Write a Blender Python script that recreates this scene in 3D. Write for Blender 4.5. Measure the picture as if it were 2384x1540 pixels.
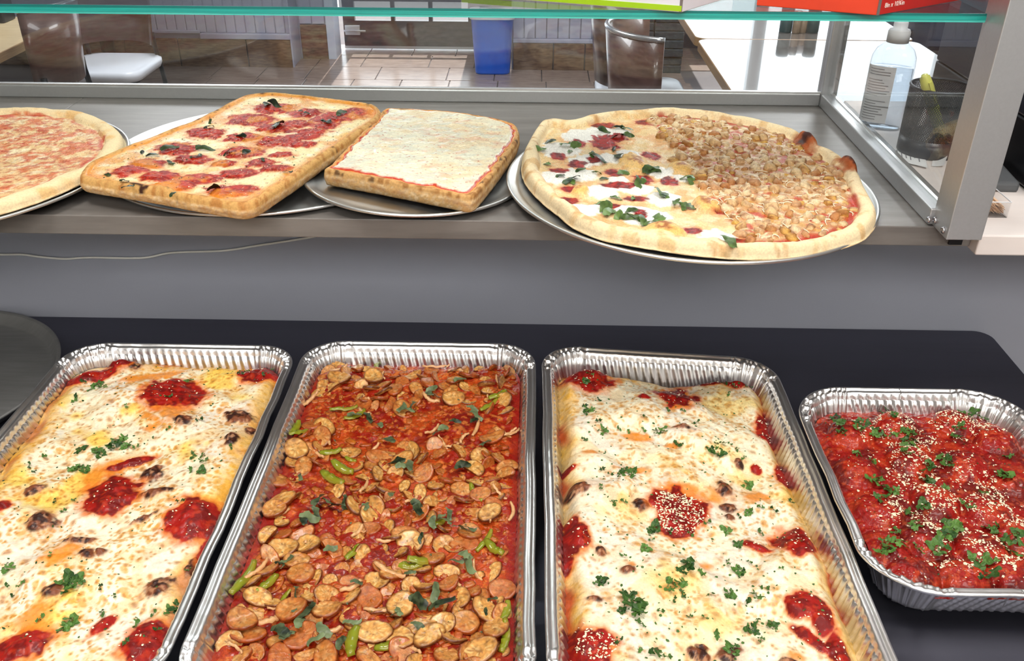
import bpy, bmesh, math, random
import numpy as np
from mathutils import Matrix, Vector

random.seed(7)
rng = np.random.default_rng(11)
C = bpy.context.scene.collection
scene = bpy.context.scene
for o in list(bpy.data.objects):
    bpy.data.objects.remove(o)

# ------------------------------------------------------------------ camera
W, H, FPX = 2384, 1540, 2133.0
PITCH, ROLL, YAW = np.radians([30.30, 0.353, 1.053])
CAMZ = 1.60


def cam_axes():
    cp, sp = np.cos(PITCH), np.sin(PITCH)
    rt, up, fw = np.array([1, 0, 0.]), np.array([0, sp, cp]), np.array([0, cp, -sp])
    cr, sr = np.cos(ROLL), np.sin(ROLL)
    rt, up = cr * rt + sr * up, -sr * rt + cr * up
    cy, sy = np.cos(YAW), np.sin(YAW)
    Z = np.array([[cy, -sy, 0], [sy, cy, 0], [0, 0, 1]])
    return Z @ rt, Z @ up, Z @ fw


RT, UP, FW = cam_axes()
cam = bpy.data.cameras.new('camera')
camo = bpy.data.objects.new('camera', cam)
C.objects.link(camo)
cam.sensor_fit = 'HORIZONTAL'
cam.sensor_width = 36.0
cam.lens = FPX / W * 36.0
cam.clip_start = 0.02
camo.matrix_world = Matrix(((RT[0], UP[0], -FW[0], 0), (RT[1], UP[1], -FW[1], 0), (RT[2], UP[2], -FW[2], CAMZ), (0, 0, 0, 1)))
scene.camera = camo

# ------------------------------------------------------------------ world, sun, lights, exposure
scene.view_settings.view_transform = 'Standard'
scene.view_settings.look = 'None'
scene.view_settings.gamma = 1.0
scene.view_settings.use_curve_mapping = False
scene.view_settings.exposure = 0.25
scene.cycles.max_bounces = 10
scene.cycles.transparent_max_bounces = 16
scene.cycles.caustics_reflective = False
scene.cycles.caustics_refractive = False
scene.cycles.use_denoising = True
scene.cycles.sample_clamp_indirect = 6.0

world = bpy.data.worlds.new('world')
scene.world = world
world.use_nodes = True
wb = world.node_tree.nodes['Background']
wb.inputs[0].default_value = (0.86, 0.93, 1.0, 1)
wb.inputs[1].default_value = 3.0


def lamp(name, kind, loc, energy, color=(1, 1, 1), size=None, rot=(0, 0, 0), angle=None):
    l = bpy.data.lights.new(name, kind)
    l.energy = energy
    l.color = color
    if kind == 'AREA':
        l.shape = 'RECTANGLE'
        l.size, l.size_y = size
    if angle is not None:
        l.angle = angle
    o = bpy.data.objects.new(name, l)
    C.objects.link(o)
    o.location = loc
    o.rotation_euler = rot
    return o


# sun straight through the shop front: comes from +Y, 52 degrees up
lamp('sun', 'SUN', (0, 9, 5), 7.0, (1.0, 0.98, 0.96), rot=(math.radians(-38), 0, 0), angle=0.01)
# fluorescent panels in the kitchen ceiling
WARM = (1.0, 0.975, 0.94)
lamp('kitchen_light', 'AREA', (-0.55, 0.52, 2.72), 15, WARM, (0.5, 0.5))
lamp('kitchen_light', 'AREA', (0.75, 0.52, 2.72), 15, WARM, (0.5, 0.5))
lamp('kitchen_light', 'AREA', (0.1, -1.6, 2.72), 75, WARM, (2.6, 1.2))
# panels over the dining room
lamp('dining_light', 'AREA', (-1.6, 4.2, 2.72), 46, (0.95, 0.97, 1.0), (0.6, 1.2))
lamp('dining_light', 'AREA', (1.4, 4.2, 2.72), 46, (0.95, 0.97, 1.0), (0.6, 1.2))
lamp('dining_light', 'AREA', (0.0, 2.6, 2.72), 16, (0.97, 0.98, 1.0), (1.2, 0.4))

# ------------------------------------------------------------------ helpers


def ray(x, y):
    return (x - W / 2) / FPX * RT - (y - H / 2) / FPX * UP + FW


def pz(x, y, z):
    d = ray(x, y)
    return np.array([0, 0, CAMZ]) + (z - CAMZ) / d[2] * d


def py(x, y, Y):
    d = ray(x, y)
    return np.array([0, 0, CAMZ]) + Y / d[1] * d


def S(r, g, b):
    c = np.array([r, g, b]) / 255.0
    return np.where(c <= 0.04045, c / 12.92, ((c + 0.055) / 1.055) ** 2.4)


def _h(ix, iy, seed):
    n = (ix.astype(np.int64) * 374761393 + iy.astype(np.int64) * 668265263 + seed * 974634777) & 0xFFFFFFFF
    n = ((n ^ (n >> 13)) * 1274126177) & 0xFFFFFFFF
    n = ((n ^ (n >> 16)) * 2246822519) & 0xFFFFFFFF
    return ((n ^ (n >> 15)) & 0xFFFFFF) / float(0xFFFFFF)


def vn(x, y, size, seed=0):
    x, y = np.asarray(x, float) / size + 1000.5, np.asarray(y, float) / size + 1000.5
    # rotate so that no lattice lines up with the pans
    x, y = 0.8 * x - 0.6 * y + 900, 0.6 * x + 0.8 * y
    ix, iy = np.floor(x), np.floor(y)
    fx, fy = x - ix, y - iy
    fx, fy = fx ** 3 * (fx * (fx * 6 - 15) + 10), fy ** 3 * (fy * (fy * 6 - 15) + 10)
    a, b, c, d = _h(ix, iy, seed), _h(ix + 1, iy, seed), _h(ix, iy + 1, seed), _h(ix + 1, iy + 1, seed)
    return (a * (1 - fx) + b * fx) * (1 - fy) + (c * (1 - fx) + d * fx) * fy


def fbm(x, y, size, seed=0, octs=3):
    t, a, s = 0.0, 1.0, 0.0
    for k in range(octs):
        t = t + a * vn(x, y, size / 2 ** k, seed + 17 * k)
        s += a
        a *= 0.5
    return t / s


def worley(x, y, size, seed=0):
    x, y = np.asarray(x, float) / size + 500, np.asarray(y, float) / size + 500
    ix, iy = np.floor(x), np.floor(y)
    best = np.full(np.shape(x), 9.0)
    cid = np.zeros(np.shape(x))
    for dx in (-1, 0, 1):
        for dy in (-1, 0, 1):
            cx, cy = ix + dx, iy + dy
            px_, py_ = cx + _h(cx, cy, seed), cy + _h(cx, cy, seed + 5)
            d = np.hypot(px_ - x, py_ - y)
            m = d < best
            best = np.where(m, d, best)
            cid = np.where(m, _h(cx, cy, seed + 9), cid)
    return best, cid


def ss(a, b, x):
    t = np.clip((x - a) / (b - a), 0, 1)
    return t * t * (3 - 2 * t)


def mixc(c, col, m):
    return c * (1 - m[:, None]) + np.asarray(col) * m[:, None]


def empty(name, loc, label=None, cat=None, group=None, rot=(0, 0, 0)):
    o = bpy.data.objects.new(name, None)
    C.objects.link(o)
    o.location = [float(v) for v in loc]
    o.rotation_euler = rot
    o.empty_display_size = 0.02
    tag(o, label, cat, group)
    return o


def tag(o, label=None, cat=None, group=None, kind=None):
    if label:
        o['label'] = label
    if cat:
        o['category'] = cat
    if group:
        o['group'] = group
    if kind:
        o['kind'] = kind
    return o


def mesh(name, V, F, col=None, rg=None, smooth=True, mats=(), mi=None):
    """F: list of (n,4)/(n,3) index arrays or plain lists of index tuples"""
    me = bpy.data.meshes.new(name)
    V = np.asarray(V, np.float32)
    loops, starts, tots = [], [], []
    n = 0
    for f in F:
        if isinstance(f, np.ndarray):
            k = f.shape[1]
            loops.append(f.astype(np.int32).ravel())
            starts.append(n + k * np.arange(len(f)))
            tots.append(np.full(len(f), k))
            n += f.size
        else:
            loops.append(np.array(f, np.int32))
            starts.append(np.array([n]))
            tots.append(np.array([len(f)]))
            n += len(f)
    L, St, To = np.concatenate(loops), np.concatenate(starts).astype(np.int32), np.concatenate(tots).astype(np.int32)
    me.vertices.add(len(V))
    me.vertices.foreach_set('co', V.ravel())
    me.loops.add(len(L))
    me.loops.foreach_set('vertex_index', L)
    me.polygons.add(len(St))
    me.polygons.foreach_set('loop_start', St)
    me.polygons.foreach_set('loop_total', To)
    me.polygons.foreach_set('use_smooth', np.full(len(St), smooth))
    if mi is not None:
        me.polygons.foreach_set('material_index', np.asarray(mi, np.int32))
    for m in mats:
        me.materials.append(m)
    me.update(calc_edges=True)
    if col is not None:
        a = me.attributes.new('Col', 'FLOAT_COLOR', 'POINT')
        a.data.foreach_set('color', np.c_[col, np.ones(len(V))].astype(np.float32).ravel())
    if rg is not None:
        a = me.attributes.new('Rg', 'FLOAT', 'POINT')
        a.data.foreach_set('value', np.asarray(rg, np.float32))
    me.validate()
    return me


def link(name, me, parent=None, loc=None, rot=None, scale=None):
    o = bpy.data.objects.new(name, me)
    C.objects.link(o)
    if parent is not None:
        o.parent = parent
    if loc is not None:
        o.location = [float(v) for v in loc]
    if rot is not None:
        o.rotation_euler = [float(v) for v in rot]
    if scale is not None:
        o.scale = scale if hasattr(scale, '__len__') else (scale,) * 3
    return o


def world_part(name, V, F, mat, parent=None, **k):
    """a mesh given in world coordinates, hung under an unrotated parent"""
    off = np.zeros(3)
    p = parent
    while p is not None:
        off = off + np.array(p.location)
        p = p.parent
    return link(name, mesh(name, np.asarray(V, float) - off, F, mats=(mat,) if not isinstance(mat, (tuple, list)) else mat, **k), parent)


def bm_to(name, bm, mat, parent=None, loc=None, rot=None, smooth=False, world=False):
    if world and parent is not None:
        off = np.zeros(3)
        p = parent
        while p is not None:
            off += np.array(p.location)
            p = p.parent
        bmesh.ops.translate(bm, verts=bm.verts, vec=-Vector(off))
    me = bpy.data.meshes.new(name)
    bmesh.ops.recalc_face_normals(bm, faces=bm.faces)
    bm.to_mesh(me)
    bm.free()
    for m in (mat if isinstance(mat, (tuple, list)) else (mat,)):
        me.materials.append(m)
    if smooth:
        me.polygons.foreach_set('use_smooth', np.full(len(me.polygons), True))
    return link(name, me, parent, loc, rot)


def bm_box(bm, lo, hi, bev=0.0, seg=2):
    r = bmesh.ops.create_cube(bm, size=1.0)
    lo, hi = np.array(lo, float), np.array(hi, float)
    for v in r['verts']:
        v.co = Vector(((lo + hi) / 2 + np.array(v.co) * (hi - lo)).tolist())
    if bev > 0:
        es = list({e for v in r['verts'] for e in v.link_edges})
        bmesh.ops.bevel(bm, geom=es, offset=bev, segments=seg, affect='EDGES', profile=0.5)
    return r


def box(name, lo, hi, mat, parent=None, bev=0.0, seg=2, world=True):
    bm = bmesh.new()
    bm_box(bm, lo, hi, bev, seg)
    return bm_to(name, bm, mat, parent, world=world)


def tube_vf(P, r, n=8, cap=True, closed=False):
    P = np.asarray(P, float)
    m = len(P)
    r = np.broadcast_to(np.asarray(r, float), (m,))
    T = np.gradient(P, axis=0)
    if closed:
        T = np.roll(P, -1, 0) - np.roll(P, 1, 0)
    T /= np.linalg.norm(T, axis=1)[:, None] + 1e-12
    a = np.array([0, 0, 1.]) if abs(T[0] @ [0, 0, 1]) < 0.9 else np.array([1., 0, 0])
    V = []
    u = a - T[0] * (a @ T[0])
    u /= np.linalg.norm(u)
    for i in range(m):
        u = u - T[i] * (u @ T[i])
        u /= np.linalg.norm(u)
        w = np.cross(T[i], u)
        for k in range(n):
            t = 2 * math.pi * k / n
            V.append(P[i] + r[i] * (math.cos(t) * u + math.sin(t) * w))
    F = []
    last = m if closed else m - 1
    for i in range(last):
        for k in range(n):
            j = (i + 1) % m
            F.append([i * n + k, i * n + (k + 1) % n, j * n + (k + 1) % n, j * n + k])
    F = [np.array(F)]
    if cap and not closed:
        F.append(list(range(n))[::-1])
        F.append([(m - 1) * n + k for k in range(n)])
    return np.array(V), F


def tube(name, P, r, mat, parent=None, n=8, closed=False):
    V, F = tube_vf(P, r, n, True, closed)
    return world_part(name, V, F, mat, parent)


def smooth_line(pts, n=60):
    """Catmull-Rom through the points"""
    P = np.asarray(pts, float)
    P = np.vstack([2 * P[0] - P[1], P, 2 * P[-1] - P[-2]])
    out = []
    m = len(P) - 3
    for t in np.linspace(0, m - 1e-9, n):
        i = int(t)
        f = t - i
        a, b, c, d = P[i], P[i + 1], P[i + 2], P[i + 3]
        out.append(0.5 * (2 * b + (c - a) * f + (2 * a - 5 * b + 4 * c - d) * f * f + (3 * b - 3 * c + d - a) * f ** 3))
    return np.array(out)


def closed_line(pts, n=300):
    P = np.asarray(pts, float)
    m = len(P)
    out = []
    for t in np.linspace(0, m, n, endpoint=False):
        i = int(t)
        f = t - i
        a, b, c, d = P[(i - 1) % m], P[i % m], P[(i + 1) % m], P[(i + 2) % m]
        out.append(0.5 * (2 * b + (c - a) * f + (2 * a - 5 * b + 4 * c - d) * f * f + (3 * b - 3 * c + d - a) * f ** 3))
    P = np.array(out)
    # even spacing
    Q = np.vstack([P, P[:1]])
    s = np.r_[0, np.cumsum(np.linalg.norm(np.diff(Q, axis=0), axis=1))]
    u = np.linspace(0, s[-1], n, endpoint=False)
    return np.c_[[np.interp(u, s, Q[:, k]) for k in range(P.shape[1])]].T


def lathe_vf(prof, n=64, cap_lo=True, cap_hi=False):
    prof = np.asarray(prof, float)
    a = np.linspace(0, 2 * math.pi, n, endpoint=False)
    V = np.concatenate([np.c_[r * np.cos(a), r * np.sin(a), np.full(n, z)] for r, z in prof])
    F = []
    for i in range(len(prof) - 1):
        k = np.arange(n)
        k2 = (k + 1) % n
        F.append(np.c_[i * n + k, i * n + k2, (i + 1) * n + k2, (i + 1) * n + k])
    if cap_lo:
        F.append(list(range(n))[::-1])
    if cap_hi:
        F.append([(len(prof) - 1) * n + k for k in range(n)])
    return V, F


def rounded_rect(hx, hy, r, nc=40, ns=200, seg_len=None):
    """closed outline, counter-clockwise, as (N,2) and outward normals; same counts for every inset"""
    pts, nor = [], []
    for cx, cy, a0, side in ((hx - r, -hy + r, -90, 'y'), (hx - r, hy - r, 0, 'x'), (-hx + r, hy - r, 90, 'y'), (-hx + r, -hy + r, 180, 'x')):
        for k in range(nc):
            a = math.radians(a0 + 90 * k / nc)
            pts.append((cx + r * math.cos(a), cy + r * math.sin(a)))
            nor.append((math.cos(a), math.sin(a)))
        a = math.radians(a0 + 90)
        p0 = np.array((cx + r * math.cos(a), cy + r * math.sin(a)))
        L = 2 * (hy - r) if side == 'y' else 2 * (hx - r)
        d = np.array((-math.sin(a), math.cos(a)))
        m = ns if side == 'y' else int(ns * 0.6)
        for k in range(m):
            pts.append(tuple(p0 + d * L * k / m))
            nor.append((math.cos(a), math.sin(a)))
    return np.array(pts), np.array(nor)


def polydist(X, Y, poly):
    """distance to a closed polyline and inside flag"""
    A = np.asarray(poly)
    B = np.roll(A, -1, 0)
    D = np.full(len(X), 1e9)
    inside = np.zeros(len(X), bool)
    for a, b in zip(A, B):
        ab = b - a
        t = np.clip(((X - a[0]) * ab[0] + (Y - a[1]) * ab[1]) / (ab @ ab), 0, 1)
        D = np.minimum(D, (X - a[0] - t * ab[0]) ** 2 + (Y - a[1] - t * ab[1]) ** 2)
        if a[1] != b[1]:
            inside ^= ((a[1] > Y) != (b[1] > Y)) & (X < (b[0] - a[0]) * (Y - a[1]) / (b[1] - a[1]) + a[0])
    return np.sqrt(D), inside


# ------------------------------------------------------------------ materials


def mat(name, color=(0.5, 0.5, 0.5), rough=0.5, metal=0.0, vary=None, bump=None, spec=0.5, stretch=None, alt=None, rvar=0.0, coat=0.0, trans=0.0, ior=1.45):
    """principled material; vary=(scale, amount) colour noise towards alt, bump=(scale, strength)"""
    m = bpy.data.materials.new(name)
    m.use_nodes = True
    nt = m.node_tree
    b = nt.nodes['Principled BSDF']
    b.inputs['Base Color'].default_value = (*color, 1)
    b.inputs['Roughness'].default_value = rough
    b.inputs['Metallic'].default_value = metal
    b.inputs['Specular IOR Level'].default_value = spec
    b.inputs['Coat Weight'].default_value = coat
    b.inputs['Transmission Weight'].default_value = trans
    b.inputs['IOR'].default_value = ior
    tc = nt.nodes.new('ShaderNodeTexCoord')
    src = tc.outputs['Object']
    if stretch:
        mp = nt.nodes.new('ShaderNodeMapping')
        mp.inputs['Scale'].default_value = stretch
        nt.links.new(src, mp.inputs['Vector'])
        src = mp.outputs['Vector']
    if vary:
        n = nt.nodes.new('ShaderNodeTexNoise')
        n.inputs['Scale'].default_value = vary[0]
        n.inputs['Detail'].default_value = 4
        n.inputs['Roughness'].default_value = 0.6
        nt.links.new(src, n.inputs['Vector'])
        r = nt.nodes.new('ShaderNodeMapRange')
        r.inputs['From Min'].default_value = 0.35
        r.inputs['From Max'].default_value = 0.65
        r.inputs['To Max'].default_value = vary[1]
        nt.links.new(n.outputs['Fac'], r.inputs['Value'])
        mx = nt.nodes.new('ShaderNodeMix')
        mx.data_type = 'RGBA'
        mx.inputs['A'].default_value = (*color, 1)
        mx.inputs['B'].default_value = (*(alt if alt is not None else np.array(color) * 0.5), 1)
        nt.links.new(r.outputs['Result'], mx.inputs['Factor'])
        nt.links.new(mx.outputs['Result'], b.inputs['Base Color'])
        if rvar:
            rr = nt.nodes.new('ShaderNodeMapRange')
            rr.inputs['From Min'].default_value = 0.3
            rr.inputs['From Max'].default_value = 0.7
            rr.inputs['To Min'].default_value = max(0.02, rough - rvar)
            rr.inputs['To Max'].default_value = rough + rvar
            nt.links.new(n.outputs['Fac'], rr.inputs['Value'])
            nt.links.new(rr.outputs['Result'], b.inputs['Roughness'])
    if bump:
        n2 = nt.nodes.new('ShaderNodeTexNoise')
        n2.inputs['Scale'].default_value = bump[0]
        n2.inputs['Detail'].default_value = 3
        nt.links.new(src, n2.inputs['Vector'])
        bp = nt.nodes.new('ShaderNodeBump')
        bp.inputs['Strength'].default_value = bump[1]
        bp.inputs['Distance'].default_value = bump[2] if len(bump) > 2 else 0.002
        nt.links.new(n2.outputs['Fac'], bp.inputs['Height'])
        nt.links.new(bp.outputs['Normal'], b.inputs['Normal'])
    return m


def food_mat(name, fine=700, amount=0.35, bump=(350, 0.35, 0.0015), spec=0.5, randmix=None, coat=0.0, sss=0.0):
    """colour from the mesh's own Col attribute (what the food is made of), fine grain by noise"""
    m = bpy.data.materials.new(name)
    m.use_nodes = True
    nt = m.node_tree
    b = nt.nodes['Principled BSDF']
    b.inputs['Specular IOR Level'].default_value = spec
    b.inputs['Coat Weight'].default_value = coat
    b.inputs['Coat Roughness'].default_value = 0.12
    at = nt.nodes.new('ShaderNodeAttribute')
    at.attribute_name = 'Col'
    rg = nt.nodes.new('ShaderNodeAttribute')
    rg.attribute_name = 'Rg'
    tc = nt.nodes.new('ShaderNodeTexCoord')
    n = nt.nodes.new('ShaderNodeTexNoise')
    n.inputs['Scale'].default_value = fine
    n.inputs['Detail'].default_value = 3
    nt.links.new(tc.outputs['Object'], n.inputs['Vector'])
    r = nt.nodes.new('ShaderNodeMapRange')
    r.inputs['From Min'].default_value = 0.3
    r.inputs['From Max'].default_value = 0.7
    r.inputs['To Min'].default_value = 1 - amount
    r.inputs['To Max'].default_value = 1 + amount * 0.6
    nt.links.new(n.outputs['Fac'], r.inputs['Value'])
    hs = nt.nodes.new('ShaderNodeVectorMath')
    hs.operation = 'SCALE'
    src = at.outputs['Color']
    if randmix is not None:
        oi = nt.nodes.new('ShaderNodeObjectInfo')
        n3 = nt.nodes.new('ShaderNodeTexNoise')
        n3.inputs['Scale'].default_value = 90
        n3.inputs['Detail'].default_value = 3
        nt.links.new(tc.outputs['Object'], n3.inputs['Vector'])
        ad = nt.nodes.new('ShaderNodeMath')
        ad.operation = 'ADD'
        nt.links.new(oi.outputs['Random'], ad.inputs[0])
        nt.links.new(n3.outputs['Fac'], ad.inputs[1])
        mr = nt.nodes.new('ShaderNodeMapRange')
        mr.inputs['From Min'].default_value = randmix[1]
        mr.inputs['From Max'].default_value = randmix[2]
        mr.inputs['To Max'].default_value = randmix[3]
        nt.links.new(ad.outputs[0], mr.inputs['Value'])
        mx = nt.nodes.new('ShaderNodeMix')
        mx.data_type = 'RGBA'
        nt.links.new(mr.outputs['Result'], mx.inputs['Factor'])
        nt.links.new(src, mx.inputs['A'])
        mx.inputs['B'].default_value = (*randmix[0], 1)
        src = mx.outputs['Result']
    nt.links.new(src, hs.inputs[0])
    nt.links.new(r.outputs['Result'], hs.inputs['Scale'])
    nt.links.new(hs.outputs[0], b.inputs['Base Color'])
    nt.links.new(rg.outputs['Fac'], b.inputs['Roughness'])
    n2 = nt.nodes.new('ShaderNodeTexNoise')
    n2.inputs['Scale'].default_value = bump[0]
    n2.inputs['Detail'].default_value = 4
    nt.links.new(tc.outputs['Object'], n2.inputs['Vector'])
    bp = nt.nodes.new('ShaderNodeBump')
    bp.inputs['Strength'].default_value = bump[1]
    bp.inputs['Distance'].default_value = bump[2]
    nt.links.new(n2.outputs['Fac'], bp.inputs['Height'])
    nt.links.new(bp.outputs['Normal'], b.inputs['Normal'])
    return m


def leaf_mat(name, a, b_, rough=0.45):
    """leaf green that differs from leaf to leaf"""
    m = bpy.data.materials.new(name)
    m.use_nodes = True
    nt = m.node_tree
    b = nt.nodes['Principled BSDF']
    b.inputs['Roughness'].default_value = rough
    b.inputs['Specular IOR Level'].default_value = 0.3
    oi = nt.nodes.new('ShaderNodeObjectInfo')
    tc = nt.nodes.new('ShaderNodeTexCoord')
    n = nt.nodes.new('ShaderNodeTexNoise')
    n.inputs['Scale'].default_value = 160
    nt.links.new(tc.outputs['Object'], n.inputs['Vector'])
    ad = nt.nodes.new('ShaderNodeMath')
    ad.operation = 'MULTIPLY_ADD'
    nt.links.new(oi.outputs['Random'], ad.inputs[0])
    ad.inputs[1].default_value = 0.6
    nt.links.new(n.outputs['Fac'], ad.inputs[2])
    mr = nt.nodes.new('ShaderNodeMapRange')
    mr.inputs['From Min'].default_value = 0.45
    mr.inputs['From Max'].default_value = 1.15
    nt.links.new(ad.outputs[0], mr.inputs['Value'])
    mx = nt.nodes.new('ShaderNodeMix')
    mx.data_type = 'RGBA'
    mx.inputs['A'].default_value = (*a, 1)
    mx.inputs['B'].default_value = (*b_, 1)
    nt.links.new(mr.outputs['Result'], mx.inputs['Factor'])
    nt.links.new(mx.outputs['Result'], b.inputs['Base Color'])
    return m


def glass_mat(name, tint=(1, 1, 1), rough=0.0, ior=1.5, extra=0.0, smudge=0.0):
    """clear sheet: what passes is tinted, the rest is mirrored by Fresnel"""
    m = bpy.data.materials.new(name)
    m.use_nodes = True
    nt = m.node_tree
    nt.nodes.remove(nt.nodes['Principled BSDF'])
    out = nt.nodes['Material Output']
    tr = nt.nodes.new('ShaderNodeBsdfTransparent')
    tr.inputs[0].default_value = (*tint, 1)
    gl = nt.nodes.new('ShaderNodeBsdfGlossy')
    gl.inputs['Roughness'].default_value = rough
    fr = nt.nodes.new('ShaderNodeFresnel')
    fr.inputs['IOR'].default_value = ior
    geo = nt.nodes.new('ShaderNodeNewGeometry')
    # both sides of the sheet reflect alike: use the outside index on back faces too
    mxi = nt.nodes.new('ShaderNodeMix')
    mxi.data_type = 'FLOAT'
    mxi.inputs['A'].default_value = ior
    mxi.inputs['B'].default_value = 1.0 / ior
    nt.links.new(geo.outputs['Backfacing'], mxi.inputs['Factor'])
    nt.links.new(mxi.outputs['Result'], fr.inputs['IOR'])
    mx = nt.nodes.new('ShaderNodeMixShader')
    nt.links.new(fr.outputs[0], mx.inputs[0])
    nt.links.new(tr.outputs[0], mx.inputs[1])
    nt.links.new(gl.outputs[0], mx.inputs[2])
    last = mx
    if smudge > 0:
        df = nt.nodes.new('ShaderNodeBsdfDiffuse')
        df.inputs[0].default_value = (0.8, 0.8, 0.8, 1)
        n = nt.nodes.new('ShaderNodeTexNoise')
        n.inputs['Scale'].default_value = 6
        n.inputs['Detail'].default_value = 6
        mr = nt.nodes.new('ShaderNodeMapRange')
        mr.inputs['From Min'].default_value = 0.45
        mr.inputs['From Max'].default_value = 0.75
        mr.inputs['To Max'].default_value = smudge
        nt.links.new(n.outputs['Fac'], mr.inputs['Value'])
        m2 = nt.nodes.new('ShaderNodeMixShader')
        nt.links.new(mr.outputs['Result'], m2.inputs[0])
        nt.links.new(mx.outputs[0], m2.inputs[1])
        nt.links.new(df.outputs[0], m2.inputs[2])
        last = m2
    nt.links.new(last.outputs[0], out.inputs['Surface'])
    return m


M = {}
M['wall_grey'] = mat('grey_wall_paint', S(164, 167, 178), 0.45, vary=(6, 0.12), alt=S(152, 155, 166), bump=(120, 0.08))
M['ceiling'] = mat('white_ceiling', S(232, 230, 226), 0.9, vary=(30, 0.06))
M['kitchen_wall'] = mat('pale_kitchen_wall', S(236, 235, 232), 0.7, vary=(8, 0.06))
M['plain_floor'] = mat('brown_floor', S(120, 105, 96), 0.4, vary=(5, 0.4))
M['steel_table'] = mat('dark_brushed_steel', S(86, 86, 98), 0.40, 0.88, vary=(3, 0.35), alt=S(96, 96, 106), stretch=(1, 14, 14), bump=(240, 0.05, 0.0004), rvar=0.08)
M['ledge'] = mat('grey_stone_laminate', S(124, 119, 114), 0.36, vary=(5, 0.7), alt=S(96, 91, 87), stretch=(1.2, 9, 9), bump=(200, 0.05))
M['alu'] = mat('satin_aluminium', S(196, 197, 198), 0.38, 0.75, vary=(300, 0.08))
M['alu_dark'] = mat('aluminium_channel', S(140, 142, 140), 0.4, 0.7)
M['foil'] = mat('aluminium_foil', S(244, 243, 241), 0.32, 1.0, vary=(40, 0.12), bump=(90, 0.18, 0.0012), rvar=0.05)
M['foil_rim'] = mat('rolled_foil_rim', S(248, 248, 247), 0.34, 1.0, vary=(60, 0.1), bump=(160, 0.12, 0.0008))
M['tray'] = mat('spun_aluminium', S(216, 216, 214), 0.38, 1.0, vary=(14, 0.2), bump=(60, 0.06, 0.0006), rvar=0.08)
M['tray_dark'] = mat('worn_dark_aluminium', S(134, 134, 132), 0.5, 0.45, vary=(14, 0.4), alt=S(108, 108, 106), stretch=(1, 8, 1), bump=(80, 0.06, 0.0006))
M['screw'] = mat('steel_screw', S(200, 200, 205), 0.22, 1.0)
M['glass'] = glass_mat('clear_glass', (0.985, 0.995, 0.99), 0.0, 1.5, smudge=0.05)
M['shelf_glass'] = glass_mat('shelf_glass', (0.93, 0.97, 0.96), 0.0, 1.5)
M['window_glass'] = glass_mat('window_glass', (0.97, 0.98, 0.98), 0.0, 1.45)
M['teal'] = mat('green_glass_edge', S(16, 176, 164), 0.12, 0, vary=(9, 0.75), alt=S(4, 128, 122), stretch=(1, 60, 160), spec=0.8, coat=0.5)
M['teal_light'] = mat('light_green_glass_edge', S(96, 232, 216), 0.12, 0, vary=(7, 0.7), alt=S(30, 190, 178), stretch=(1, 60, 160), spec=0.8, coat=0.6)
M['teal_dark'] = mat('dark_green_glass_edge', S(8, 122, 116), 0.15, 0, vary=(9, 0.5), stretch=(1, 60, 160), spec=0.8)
M['white_slab'] = mat('white_counter_laminate', S(236, 226, 220), 0.5, vary=(9, 0.15), stretch=(1, 6, 6), alt=S(216, 208, 206))
M['black'] = mat('black_plastic', S(14, 14, 18), 0.35, bump=(500, 0.05))
M['navy_black'] = mat('dark_navy_plastic', S(30, 33, 44), 0.3)
M['dark_grey'] = mat('dark_grey_plastic', S(84, 86, 88), 0.5)
M['cord'] = mat('white_cord', S(236, 234, 226), 0.5)
M['ink'] = mat('black_print', S(35, 32, 34), 0.6)
M['grey_ink'] = mat('grey_print', S(120, 118, 124), 0.7)
M['wood_top'] = mat('pale_oak_laminate', S(206, 186, 150), 0.3, vary=(4, 0.5), alt=S(176, 150, 110), stretch=(2, 12, 2))
M['wood_edge'] = mat('oak_edge', S(150, 120, 84), 0.45, vary=(6, 0.6), alt=S(110, 82, 52), stretch=(2, 2, 40))
M['walnut'] = mat('brown_bent_plywood', S(92, 66, 60), 0.28, vary=(5, 0.6), alt=S(58, 38, 36), stretch=(3, 3, 14), coat=0.3)
M['chair_metal'] = mat('black_chair_metal', S(22, 22, 30), 0.35, 0.6)
M['chair_rim'] = mat('bright_steel_rim', S(196, 200, 204), 0.25, 0.9)
M['seat'] = mat('glare_white_seat', S(216, 220, 228), 0.3, bump=(300, 0.05))  # dark vinyl; the white window glare is put into its base colour
M['bar_top'] = mat('glossy_dark_table', S(112, 104, 100), 0.12, vary=(5, 0.3), stretch=(1, 8, 1), spec=0.9, coat=1.0)
M['tile'] = mat('brown_floor_tile', S(150, 132, 122), 0.22, vary=(5, 0.6), alt=S(112, 96, 88), stretch=(2, 8, 2), bump=(60, 0.04))
M['grout'] = mat('dark_grout', S(92, 84, 84), 0.8)
M['stone'] = mat('brown_stone_tile', S(122, 98, 78), 0.4, vary=(7, 0.8), alt=S(76, 54, 44), stretch=(3, 3, 14), bump=(60, 0.15))
M['slate'] = mat('dark_teal_slate', S(34, 44, 56), 0.6, vary=(14, 0.8), alt=S(60, 72, 76), stretch=(3, 3, 12), bump=(60, 0.3))
M['bead'] = mat('blue_grey_beadboard', S(164, 166, 184), 0.5, vary=(9, 0.25), alt=S(134, 138, 158))
M['trim'] = mat('pale_blue_trim', S(186, 196, 212), 0.45)
M['door'] = mat('dark_wood_door', S(72, 62, 62), 0.35, vary=(5, 0.7), alt=S(46, 36, 38), stretch=(3, 3, 9), bump=(40, 0.1))
M['blue'] = mat('blue_plastic_bin', S(14, 104, 226), 0.3, vary=(4, 0.5), alt=S(12, 56, 176))
M['bag'] = mat('clear_bag_lip', S(206, 212, 220), 0.3, bump=(60, 0.4, 0.004))
M['dark_wall'] = mat('dark_navy_panel', S(44, 44, 62), 0.5, vary=(8, 0.4))
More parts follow.
